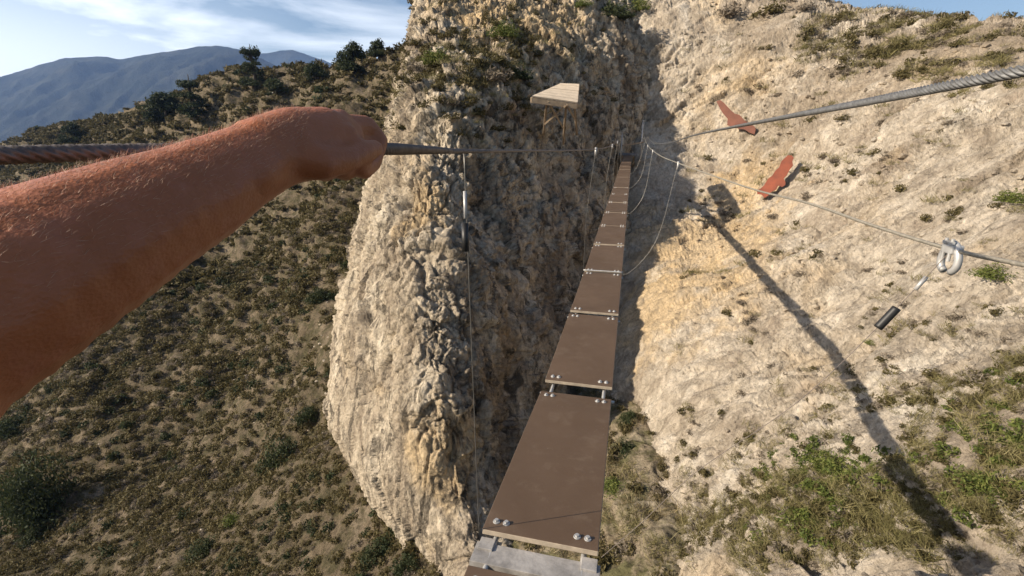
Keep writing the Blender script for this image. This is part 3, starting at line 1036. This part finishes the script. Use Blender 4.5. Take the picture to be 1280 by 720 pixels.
bolt_me = bolt_mesh()
rnd = random.Random(3)
for k in range(len(J) - 1):
    a, b_ = J[k], J[k + 1]
    ga = gaps.get(k, (.022, .022))[1]; gb = gaps.get(k + 1, (.022, .022))[0]
    d = b_ - a; ln = np.linalg.norm(d); d = d / ln
    up = np.cross(br, d)
    A = a + d * ga; B = b_ - d * gb
    tl = rnd.uniform(-.004, .004)
    m = MB()
    m.box((A + B) / 2 - off - up * .012 + up * tl, br * HW, d * np.linalg.norm(B - A) / 2, up * .012)
    pl = m.build('plank', M['plank'], bridge, False, .003)
    pl.data.materials.append(M['plank_edge'])
    for fi, poly in enumerate(pl.data.polygons):
        poly.material_index = 0 if fi in (0, 1) else 1
    if k < 12:
        mid_bolt = .05
        for e, sg in ((A, 1), (B, -1)):
            for sx in (-1, 1):
                for j in (.0, .042):
                    o = new_obj('bolt', bolt_me, None, pl)
                    o.location = e + d * sg * .055 + br * sx * (HW - .045 - j) - off + up * (.0022 + tl)
                    o.rotation_euler = Vector(up).to_track_quat('Z', 'Y').to_euler()
# deck cables and cross tubes
for sx in (-1, 1):
    m = MB()
    m.tube(catmull([j + br * sx * (HW - .055) - np.array([0, 0, .045]) - off for j in J], 3), .011, 8)
    m.build('deck_cable', M['steel'], bridge, True)
for k, j in enumerate(J[1:-1], 1):
    m = MB()
    d = J[k + 1] - J[k]; d /= np.linalg.norm(d)
    up = np.cross(br, d)
    if k == FIRST:
        m.box(j - d * .07 - up * .05 - off, br * (HW + .012), d * .052, up * .012)
        m.box(j - d * .03 - up * .035 - br * (HW - .03) - off, br * .03, d * .03, up * .006)
        m.box(j - d * .03 - up * .035 + br * (HW - .03) - off, br * .03, d * .03, up * .006)
    else:
        m.tube([j - br * (HW + .02) - up * .062 - off, j + br * (HW + .02) - up * .062 - off], .010, 8)
    m.build('crossbar', M['worn'] if k == FIRST else M['steel'], bridge, True if k != FIRST else False, .002 if k == FIRST else 0)

hand_zc = .45
# left handrail
left_pts = [at(-700, 215, .2), at(-200, 199, .29), at(0, 194, .335), at(240, 188, .42), at(400, 186, .445), at(470, 186, .50), at(532, 187.5, .75), at(580, 189, 1.40), at(660, 188.5, 2.6), at(715, 188, 4.1), at(745, 186.5, 5.46),
            at(757, 184.5, 7.3), at(765, 181.5, 9.3), at(769, 179, 11.5), at(772, 177, 13.5), at(775.5, 174, 17.6), at(778, 170, 27)]


def cable(name, pts, r, mat, parent, off, near=2.6, n=18):
    p = catmull(pts, 40)
    # even spacing: fine close to the viewer, coarse far away
    out = [p[0]]
    acc = 0
    for i in range(1, len(p)):
        seg = p[i] - p[i - 1]; ln = np.linalg.norm(seg)
        z = max(.12, proj(p[i])[2])
        st = .0011 * max(1, z / .5) if z < near else .12
        k = max(1, int(ln / st))
        for t in range(1, k + 1): out.append(p[i - 1] + seg * t / k)
    m = MB()
    m.tube(np.array(out) - off, r, n, True, 6, 2 * math.pi / .046, .3)
    return m.build(name, mat, parent, True)


cable('hand_cable', left_pts, .0054, M['oldrope'], bridge, off, 1.8)
right_low = [at(1700, 405, .62), at(1280, 331, 1.10), at(1190, 312, 1.36), at(1100, 285, 1.72), at(1010, 254, 2.35), at(950, 239, 3.0), at(895, 221, 4.1), at(848, 204, 5.5),
             at(828, 196, 7.4), at(817, 189, 9.3), at(810, 182, 13.5), at(807, 176, 17.5), at(804.5, 166, 27)]
cable('hand_cable', right_low, .0047, M['palerope'], bridge, off, 2.6, 42)
upper = [at(1700, 0, .27), at(1280, 88, .43), at(1090, 126, .70), at(960, 150.5, 1.35), at(870, 168.5, 3.3), at(834, 179, 7.5), at(816, 178, 13), at(808, 168, 20), at(804, 155, 27)]
sc_ = cable('steel_cable', upper, .0045, M['rope'], None, np.zeros(3), 2.4, 42)
tag(sc_, 'thick stranded steel cable crossing the upper right above the pale slope', 'cable')

# hangers
for k in range(0, 19, 3):
    j = J[min(FIRST + k, len(J) - 1)]
    zc = proj(j)[2]
    nearest = lambda pts: min(catmull(pts, 40), key=lambda q: abs(q[1] - j[1]))
    topL = at(580, 189, 1.40) if k == 0 else nearest(left_pts)
    topR = at(1190, 312, 1.36) if k == 0 else nearest(right_low)
    botL = j - br * (HW + .012) + np.array([0, 0, -.02]); botR = j + br * (HW + .012) + np.array([0, 0, -.02])
    rw = .0024 if k else .0020
    m = MB()
    path = catmull([topL, topL * .5 + botL * .5 - br * .03 * (1 if k else 0), botL], 14)
    m.tube(path - off, rw if k < 6 else .0042, 6)
    h = m.build('hanger', M['wire'], bridge, True)
    if k == 0:
        for t0, t1, rr, mt in ((.20, .335, .009, 'steel'), (.36, .50, .0115, 'rubber')):
            pa = at(581, 189 + (440 - 189) * t0, 1.40); pb = at(582, 189 + (440 - 189) * t1, 1.40)
            s_ = MB(); s_.tube([pa - off, pb - off], rr * (.6 if mt == 'steel' else .95), 10)
            s_.build('ferrule' if mt == 'steel' else 'grip_sleeve', M[mt], h, True)
    m = MB()
    if k == 0:
        ctl = [topR, at(1108, 398, 1.45), at(1000, 500, 1.55), at(868, 592, 1.72), at(800, 655, 1.8), botR]
    else:
        mid = topR * .45 + botR * .55
        ctl = [topR, mid + br * .10 * (1 if k < 10 else .4) - np.array([0, 0, .22]), botR + br * .07 + np.array([0, 0, .03]), botR]
    path = catmull(ctl, 14)
    m.tube(path - off, (rw if k else .0012) if k < 6 else .0042, 6)
    h = m.build('hanger', M['oldrope' if k == 0 else 'wire'], bridge, True)
    if k == 0:
        P1, P2 = at(1158, 346, 1.40), at(1144, 362, 1.41)
        s_ = MB(); s_.tube([P1 - off, P2 - off], .006, 10); s_.build('ferrule', M['steel'], h, True)
        P1, P2 = at(1121, 385, 1.435), at(1097, 410, 1.455)
        s_ = MB(); s_.tube(catmull([P1 - off, (P1 + P2) / 2 - off, P2 - off], 5), .0125, 10); s_.build('grip_sleeve', M['rubber'], h, True)
    if 0 < k <= 3:   # wire lying across the joint between the two hangers
        m = MB(); m.tube(catmull([botL - off + np.array([0, 0, .03]), j - off + np.array([0, 0, .012]), botR - off + np.array([0, 0, .03])], 6), .0085, 8)
        m.build('cross_wire', M['steel'], bridge, True)
    # clamp where the hanger takes hold of the left cable
    if 0 < k < 10:
        for tpp in (topL, topR):
            s_ = MB(); s_.tube([tpp - off + np.array([0, 0, .02]), tpp - off - np.array([0, 0, .07])], .014, 8)
            s_.build('cable_clip', M['steel'], bridge, True)

# big clamp on the right cable
c0 = at(1190, 313, 1.355)
e1 = at(1215, 318, 1.29) - at(1165, 305, 1.44); e1 /= np.linalg.norm(e1)
e3 = np.array([0, 0, 1.0]) - e1 * e1[2]; e3 /= np.linalg.norm(e3); e2 = np.cross(e3, e1)
cl = MB()
th = np.linspace(0, 2 * math.pi, 30)[:-1]
lp = [c0 - off + e1 * (.032 * math.cos(t)) * (1 - .25 * math.sin(t)) + e3 * (.042 * math.sin(t) - .022) for t in np.linspace(-1.2, 4.4, 26)]
cl.tube(lp, .0095, 10)
clamp = cl.build('cable_clamp', M['steel'], bridge, True)
s_ = MB()
s_.box(c0 - off + e3 * .004, e1 * .022, e2 * .016, e3 * .013)
s_.build('saddle', M['steel'], clamp, False, .004)
for sx in (-1, 1):
    s_ = MB()
    s_.tube([c0 - off + e1 * .012 * sx - e2 * .012 - e3 * .03, c0 - off + e1 * .012 * sx - e2 * .012 + e3 * .034], .0045, 8)
    s_.tube([c0 - off + e1 * .012 * sx - e2 * .012 + e3 * .018, c0 - off + e1 * .012 * sx - e2 * .012 + e3 * .027], .0085, 6)
    s_.build('clamp_bolt', M['steel'], clamp, False)

# anchorage at the far end
anc = empty('anchor_frame', J[-1])
tag(anc, 'small grey landing with two steel posts where the bridge meets the rock', 'landing')
ao = np.array(J[-1])
m = MB(); m.box(bd * .75 + np.array([0, 0, .03]), br * .52, bd * .7, np.array([0, 0, .06])); m.build('landing_deck', M['deckdark'], anc, False, .01)
for nm, pa in (('post', at(778, 167, 27.2)), ('post', at(804, 152, 27.2))):
    m = MB(); pa = pa - ao
    m.tube([(pa[0], pa[1], -.4), (pa[0], pa[1], pa[2])], .045, 10); m.tube([(pa[0], pa[1], pa[2]), (pa[0], pa[1], pa[2] + .06)], .065, 10)
    m.build(nm, M['steel'], anc, True)
m = MB()
pa = at(778, 182, 27.4) - ao; pb = at(804, 178, 27.4) - ao
m.beam(pa, pb, .09, .09); m.build('rail', M['timber'], anc, False, .01)
m = MB()
for t in (0.1, .35, .6, .85):
    q = np.array([0, 0, -.05]) + br * (t - .5) * 1.0 + bd * .1
    m.beam(q, q + bd * 1.8 - np.array([0, 0, .9]), .08, .08)
m.build('strut', M['timber'], anc, False)

# ================================================================== WOODEN PLATFORM
q1, q2, q3, q4 = at(665, 120, 18.9), at(722, 128, 19.2), at(724, 105, 22.6), at(701, 104, 22.8)
plat = empty('wooden_platform', at(693, 150, 21.2)); po = np.array(plat.location)
tag(plat, 'pale sloping board platform on crossed timber legs high in the shaded rock', 'platform')
n_ = np.cross(q2 - q1, q4 - q1); n_ /= np.linalg.norm(n_)
if n_[2] < 0: n_ = -n_
m = MB()
NB = 7
for i in range(NB):
    t0, t1 = i / NB + .006, (i + 1) / NB - .006
    a, b_ = q1 + (q4 - q1) * t0, q2 + (q3 - q2) * t0
    c, d = q2 + (q3 - q2) * t1, q1 + (q4 - q1) * t1
    dz = n_ * rnd.uniform(0, .012)
    m.hexa([p_ - po - n_ * .05 + dz for p_ in (a, b_, c, d)] + [p_ - po + dz for p_ in (a, b_, c, d)])
m.build('deck', M['boards'], plat, False)
m = MB(); m.beam(q1 - po - n_ * .16, q2 - po - n_ * .16, .09, .2); m.beam(q2 - po - n_ * .16, q3 - po - n_ * .16, .09, .2); m.beam(q1 - po - n_ * .16, q4 - po - n_ * .16, .09, .2); m.build('edge_beam', M['timber'], plat, False)
for x0, y0, x1, y1, z0, z1 in ((683.8, 124.7, 679.5, 168, 19.1, 21.6), (708, 129, 704, 180, 19.2, 22.6), (718, 127.5, 721, 168, 19.4, 23.6)):
    m = MB(); m.beam(at(x0, y0, z0) - po - n_ * .05, at(x1, y1, z1) - po, .08, .08, (0, 1, 0)); m.build('leg', M['timber'], plat, False)
for x0, y0, x1, y1 in ((684.7, 127, 704, 160), (708, 131, 681, 155), (708, 131, 719, 150)):
    m = MB(); m.beam(at(x0, y0, 19.05) - po, at(x1, y1, 20.6) - po, .07, .07, (0, 1, 0)); m.build('brace', M['timber'], plat, False)

# ================================================================== RED SHEET-METAL BIRDS
def bird(pts, mat, label, standoff):
    pts = [(860 + x / 4.233, 100 + y / 4.233) for x, y in pts]
    ctr = np.mean(pts, axis=0)
    base = pw(ctr[0], ctr[1])
    n = np.array([-.55, -.80, .22]); n /= np.linalg.norm(n)
    o = base + n * standoff
    P3 = []
    for x, y in pts:
        r = at(x, y, 1.0); P3.append(r * ((o @ n) / (r @ n)))
    P3 = np.array(P3)
    c = P3.mean(0)
    m = MB(); k = len(P3)
    m.add(np.concatenate([P3 - c, P3 - c - n * .03]), [tuple(range(k)), tuple(range(2 * k - 1, k - 1, -1))] + [(i, i + k, (i + 1) % k + k, (i + 1) % k) for i in range(k)])
    root = empty('metal_bird', c); tag(root, label, 'sculpture')
    m.build('cutout', mat, root, False)
    for t in (-.35, .35):
        e = (P3[0] - P3[k // 2]) * t
        s = MB(); s.tube([e - n * .03, e - n * (standoff + 1.1)], .025, 6); s.build('mounting_rod', M['steel'], root, True)


bird([(150, 112), (170, 106), (190, 120), (225, 158), (248, 178), (272, 184), (284, 196), (300, 214), (330, 232), (352, 246), (358, 262), (352, 288), (325, 278), (300, 262), (268, 258), (246, 248), (226, 246), (207, 238), (210, 205), (186, 178), (168, 150)],
     M['rust1'], 'dull brown-red sheet metal bird cutout behind the upper cable', .9)
bird([(528, 398), (548, 398), (560, 412), (552, 430), (556, 452), (535, 478), (524, 502), (506, 522), (516, 540), (514, 556), (498, 566), (478, 558), (466, 580), (440, 592), (428, 608), (405, 624), (388, 606), (366, 604), (366, 584), (386, 572), (402, 558), (424, 522), (446, 506), (462, 480), (482, 462), (494, 430)],
     M['rust2'], 'bright orange-red sheet metal bird cutout on the slope below the upper cable', .8)

# ================================================================== PERSON
def vol(points, step=.006):
    """spheres along a chain of (xyz, r): a volume for the voxel skin"""
    out = []
    for (a, ra), (b_, rb) in zip(points[:-1], points[1:]):
        a, b_ = np.array(a), np.array(b_)
        n = max(2, int(np.linalg.norm(b_ - a) / max(step, min(ra, rb) * .3)))
        for t in np.linspace(0, 1, n, endpoint=False): out.append((a + (b_ - a) * t, ra + (rb - ra) * t))
    out.append((np.array(points[-1][0]), points[-1][1]))
    return out


bmv = bmesh.new(); bmesh.ops.create_icosphere(bmv, subdivisions=2, radius=1.0)
sv = np.array([v.co[:] for v in bmv.verts]); sf = np.array([[v.index for v in f.verts] for f in bmv.faces]); bmv.free()


def skin(name, balls, mat, parent, voxel=.005, smooth=6):
    vs = np.concatenate([c + sv * r for c, r in balls])
    fs = np.concatenate([sf + i * len(sv) for i in range(len(balls))])
    o = new_obj(name, raw_mesh(name, vs, fs, 3), mat, parent)
    r = o.modifiers.new('remesh', 'REMESH'); r.mode = 'VOXEL'; r.voxel_size = voxel; r.use_smooth_shade = True
    s = o.modifiers.new('smooth', 'SMOOTH'); s.factor = .5; s.iterations = smooth
    dg = bpy.context.evaluated_depsgraph_get()
    me = bpy.data.meshes.new_from_object(o.evaluated_get(dg))
    o.modifiers.clear()
    o.data = me
    me.polygons.foreach_set('use_smooth', [True] * len(me.polygons))
    return o


Pn = lambda x, y, z, r: (at(x, y, z), r)
sh = np.array([-.23, -.14, -.27])
elbow = at(-150, 450, .215)
arm = [(sh, .062), (sh * .45 + elbow * .55, .056), (elbow, .050), Pn(0, 366, .245, .0475), Pn(90, 318, .27, .0445), Pn(170, 277, .298, .0400), Pn(240, 245, .328, .0360), Pn(292, 216, .356, .0318), Pn(330, 197, .378, .0300)]
balls = vol(arm)
# palm: two side-by-side ridges
balls += vol([Pn(330, 192, .378, .029), Pn(365, 175, .405, .0275), Pn(405, 166, .432, .0235), Pn(434, 170, .455, .0165)])
balls += vol([Pn(325, 200, .376, .028), Pn(365, 190, .398, .027), Pn(405, 185, .425, .0225), Pn(432, 184, .445, .0150)])
balls += vol([Pn(350, 178, .42, .026), Pn(395, 163, .452, .022), Pn(428, 166, .472, .016)])
# four fingers folded over the cable, tips coming back beneath it
for i, (x, r) in enumerate([(462, .0098), (438, .0104), (413, .0100), (390, .0086)]):
    z = .468 - .018 * i
    balls += vol([Pn(x - 26, 158 + 2 * i, z - .004, r * 1.25), Pn(x - 4, 158 + i, z + .018, r * 1.12), Pn(x + 12, 176, z + .030, r * 1.0), Pn(x + 4, 203 + i, z + .016, r * .95), Pn(x - 7, 214 + i, z - .012, r * .88), Pn(x - 11, 211 + i, z - .024, r * .8)], .003)
# thumb laid along the near side
balls += vol([Pn(366, 197, .388, .019), Pn(402, 204, .396, .0150), Pn(434, 199, .418, .0118), Pn(456, 190, .440, .0108), Pn(468, 186, .455, .0090)], .003)
# wrist bones and the tendons of the back of the hand
balls += vol([Pn(296, 196, .352, .020), Pn(312, 188, .362, .019)]) + vol([Pn(318, 218, .352, .017), Pn(332, 212, .36, .015)])
for k in range(3):
    balls += vol([Pn(322, 176 + 9 * k, .372 - .004 * k, .0135), Pn(372, 155 + 10 * k, .404 - .006 * k, .0115), Pn(426 + 4 * k, 150 + 9 * k, .448 - .008 * k, .0105)], .003)
# torso, head, legs, other arm: behind the camera, out of view
hipc = np.array([-.24, -.24, -.80])
balls += vol([(hipc, .14), (hipc + np.array([.02, 0, .25]), .13), (np.array([-.12, -.22, -.36]), .13), (np.array([-.08, -.22, -.22]), .07), (np.array([-.05, -.20, -.12]), .055)])
balls += vol([(sh, .062), (np.array([-.1, -.22, -.3]), .09), (np.array([.08, -.24, -.29]), .062), (np.array([.22, -.18, -.45]), .045), (np.array([.34, -.02, -.30]), .04), (np.array([.40, .04, -.16]), .033)])
balls += vol([(np.array([-.03, -.20, -.06]), .085), (np.array([-.02, -.20, .03]), .092)])
deckz = lambda y: -1.47
for sx, fy in ((-.09, .0), (.09, -.3)):
    foot = np.array([-.26 + .245 * fy + sx, fy, deckz(fy) + .05])
    balls += vol([(hipc + np.array([sx, 0, -.06]), .095), (np.array([-.25 + sx, (fy - .24) / 2 + .05, -1.08]), .062), (foot + np.array([0, -.06, .05]), .042), (foot + np.array([.02, .10, -.012]), .035)])
person = skin('person', balls, M['skin'], None, .0034, 3)
tag(person, 'person reaching a bare hairy tanned left arm out to grip the left hand cable', 'person')
cb = vol([(hipc + np.array([0, 0, -.02]), .152), (hipc + np.array([.02, 0, .25]), .145), (np.array([-.12, -.22, -.36]), .145)]) + vol([(sh + np.array([.04, -.03, -.02]), .078), (np.array([-.1, -.22, -.3]), .102), (np.array([.08, -.24, -.29]), .076), (np.array([.13, -.22, -.35]), .066)])
skin('shirt', cb, M['shirt'], person, .01, 3)
cb = []
for sx, fy in ((-.09, .0), (.09, -.3)):
    foot = np.array([-.26 + .245 * fy + sx, fy, deckz(fy) + .05])
    cb += vol([(hipc + np.array([0, 0, -.05]), .150), (hipc + np.array([sx, 0, -.1]), .11), (np.array([-.25 + sx, (fy - .24) / 2 + .05, -1.08]), .08), (foot + np.array([0, -.06, .10]), .062)])
skin('trousers', cb, M['trousers'], person, .01, 3)
for sx, fy in ((-.09, .0), (.09, -.3)):
    foot = np.array([-.26 + .245 * fy + sx, fy, deckz(fy) + .05])
    skin('shoe', vol([(foot + np.array([0, -.08, .0]), .05), (foot + np.array([.02, .12, -.006]), .044)]), M['shoes'], person, .008, 2)
skin('helmet', vol([(np.array([-.03, -.205, .03]), .112), (np.array([-.03, -.23, .055]), .115)]), M['helmet'], person, .01, 2)

# arm hair on the sunlit top of the forearm
me = person.data
co = np.empty(len(me.vertices) * 3, np.float32); me.vertices.foreach_get('co', co); co = co.reshape(-1, 3)
no = np.empty(len(me.vertices) * 3, np.float32); me.vertices.foreach_get('normal', no); no = no.reshape(-1, 3)
x, y, z = proj(co)
axis = at(300, 214, .36) - at(0, 366, .245); axis /= np.linalg.norm(axis)
ok = (z > .15) & (z < .40) & (x > -80) & (x < 385) & (y < 470)
w = np.clip(no[:, 2] * 1.0 + .1, 0, 1) ** 1.6 * ok
idx = RNG.choice(len(co), 4200, p=w / w.sum())
hv, hf = [], []
for i in idx:
    n = no[i].astype(float); r0 = co[i].astype(float)
    d = n * RNG.uniform(.35, .9) + axis * RNG.uniform(.2, 1.0) + RNG.normal(size=3) * .28
    d /= np.linalg.norm(d)
    ln = RNG.uniform(.002, .0055)
    s = np.cross(d, RNG.normal(size=3)); s /= np.linalg.norm(s)
    w_ = .00006
    k = len(hv)
    bend = axis * ln * .35 - n * ln * .15
    hv += [r0 - s * w_, r0 + s * w_, r0 + d * ln * .55 + s * w_ * .8, r0 + d * ln + bend * .6, r0 + d * ln * .55 - s * w_ * .8]
    hf.append((k, k + 1, k + 2, k + 3, k + 4))
new_obj('arm_hair', raw_mesh('arm_hair', np.array(hv), np.array(hf), 5, False), M['hair'], person)

# ================================================================== HAZE
m = MB()
m.box((-500, 2900, 262), (4200, 0, 0), (0, 3300, 0), (0, 0, 360))
hm = bpy.data.materials.new('haze_air'); hm.use_nodes = True
nt = hm.node_tree
nt.nodes.remove(nt.nodes['Principled BSDF'])
pv = nt.nodes.new('ShaderNodeVolumePrincipled')
pv.inputs['Color'].default_value = (.33, .52, .95, 1)
pv.inputs['Density'].default_value = .000115
pv.inputs['Anisotropy'].default_value = .2
nt.links.new(pv.outputs[0], nt.nodes['Material Output'].inputs['Volume'])
tag(m.build('haze', hm), kind='stuff')

# ================================================================== SKY AND SUN
w = bpy.data.worlds.new('World'); S.world = w; w.use_nodes = True
nt = w.node_tree
bg = nt.nodes['Background']
sky = nt.nodes.new('ShaderNodeTexSky'); sky.sky_type = 'NISHITA'; sky.sun_disc = False
sun_from = -L
sky.sun_elevation = SUN_EL
sky.sun_rotation = math.atan2(sun_from[0], sun_from[1])
sky.air_density = 1.0; sky.dust_density = 1.2; sky.ozone_density = 1.5
tc = nt.nodes.new('ShaderNodeTexCoord')


def wn(t, **k):
    n = nt.nodes.new('ShaderNode' + t)
    for a, b_ in k.items(): setattr(n, a, b_)
    return n


mp = wn('Mapping'); mp.inputs['Scale'].default_value = (1.0, 1.6, 6.5); mp.inputs['Rotation'].default_value = (R(4), R(6), 0)
nt.links.new(tc.outputs['Generated'], mp.inputs['Vector'])
nz = wn('TexNoise'); nz.inputs['Scale'].default_value = 1.7; nz.inputs['Detail'].default_value = 9; nz.inputs['Roughness'].default_value = .58; nz.inputs['Distortion'].default_value = .4
nt.links.new(mp.outputs[0], nz.inputs['Vector'])
rp = wn('ValToRGB'); rp.color_ramp.elements[0].position = .41; rp.color_ramp.elements[1].position = .72
nt.links.new(nz.outputs['Fac'], rp.inputs[0])
# cloud bank lies towards the west (left): fade it out with azimuth
dot = wn('VectorMath', operation='DOT_PRODUCT'); dot.inputs[1].default_value = (-.78, .62, 0)
nt.links.new(tc.outputs['Generated'], dot.inputs[0])
mr = wn('MapRange'); mr.inputs['From Min'].default_value = .45; mr.inputs['From Max'].default_value = .95
nt.links.new(dot.outputs['Value'], mr.inputs['Value'])
mu = wn('Math', operation='MULTIPLY'); nt.links.new(rp.outputs[0], mu.inputs[0]); nt.links.new(mr.outputs[0], mu.inputs[1])
sep = wn('SeparateXYZ'); nt.links.new(tc.outputs['Generated'], sep.inputs[0])
gl = wn('MapRange'); gl.inputs['From Min'].default_value = .02; gl.inputs['From Max'].default_value = .24; gl.inputs['To Min'].default_value = .9; gl.inputs['To Max'].default_value = 0
nt.links.new(sep.outputs['Z'], gl.inputs['Value'])
m2 = wn('MapRange'); m2.inputs['From Min'].default_value = .84; m2.inputs['From Max'].default_value = 1.0
nt.links.new(dot.outputs['Value'], m2.inputs['Value'])
g2 = wn('Math', operation='MULTIPLY'); nt.links.new(gl.outputs[0], g2.inputs[0]); nt.links.new(m2.outputs[0], g2.inputs[1])
g3 = wn('Math', operation='MAXIMUM'); nt.links.new(mu.outputs[0], g3.inputs[0]); nt.links.new(g2.outputs[0], g3.inputs[1])
mx = wn('Mix', data_type='RGBA')
nt.links.new(g3.outputs[0], mx.inputs[0]); nt.links.new(sky.outputs[0], mx.inputs[6]); mx.inputs[7].default_value = (16.5, 16.7, 17, 1)
nt.links.new(mx.outputs[2], bg.inputs['Color'])
bg.inputs['Strength'].default_value = .082

sl = bpy.data.lights.new('sun', 'SUN'); sl.energy = 4.9; sl.angle = R(.55); sl.color = (1.0, .88, .71)
so = bpy.data.objects.new('sun', sl); C.objects.link(so)
so.rotation_euler = Vector(L).to_track_quat('-Z', 'Y').to_euler()

cam = bpy.data.cameras.new('camera'); cam.sensor_width = 36; cam.lens = F / 1280 * 36
cam.clip_start = .02; cam.clip_end = 20000
co_ = bpy.data.objects.new('camera', cam); C.objects.link(co_)
co_.rotation_euler = (R(90) - PITCH, 0, 0)
S.camera = co_

S.render.engine = 'CYCLES'
S.view_settings.view_transform = 'Standard'
S.view_settings.look = 'None'
S.view_settings.exposure = 0.75
S.view_settings.gamma = 1
S.cycles.max_bounces = 6
S.cycles.use_denoising = True
S.cycles.volume_bounces = 0
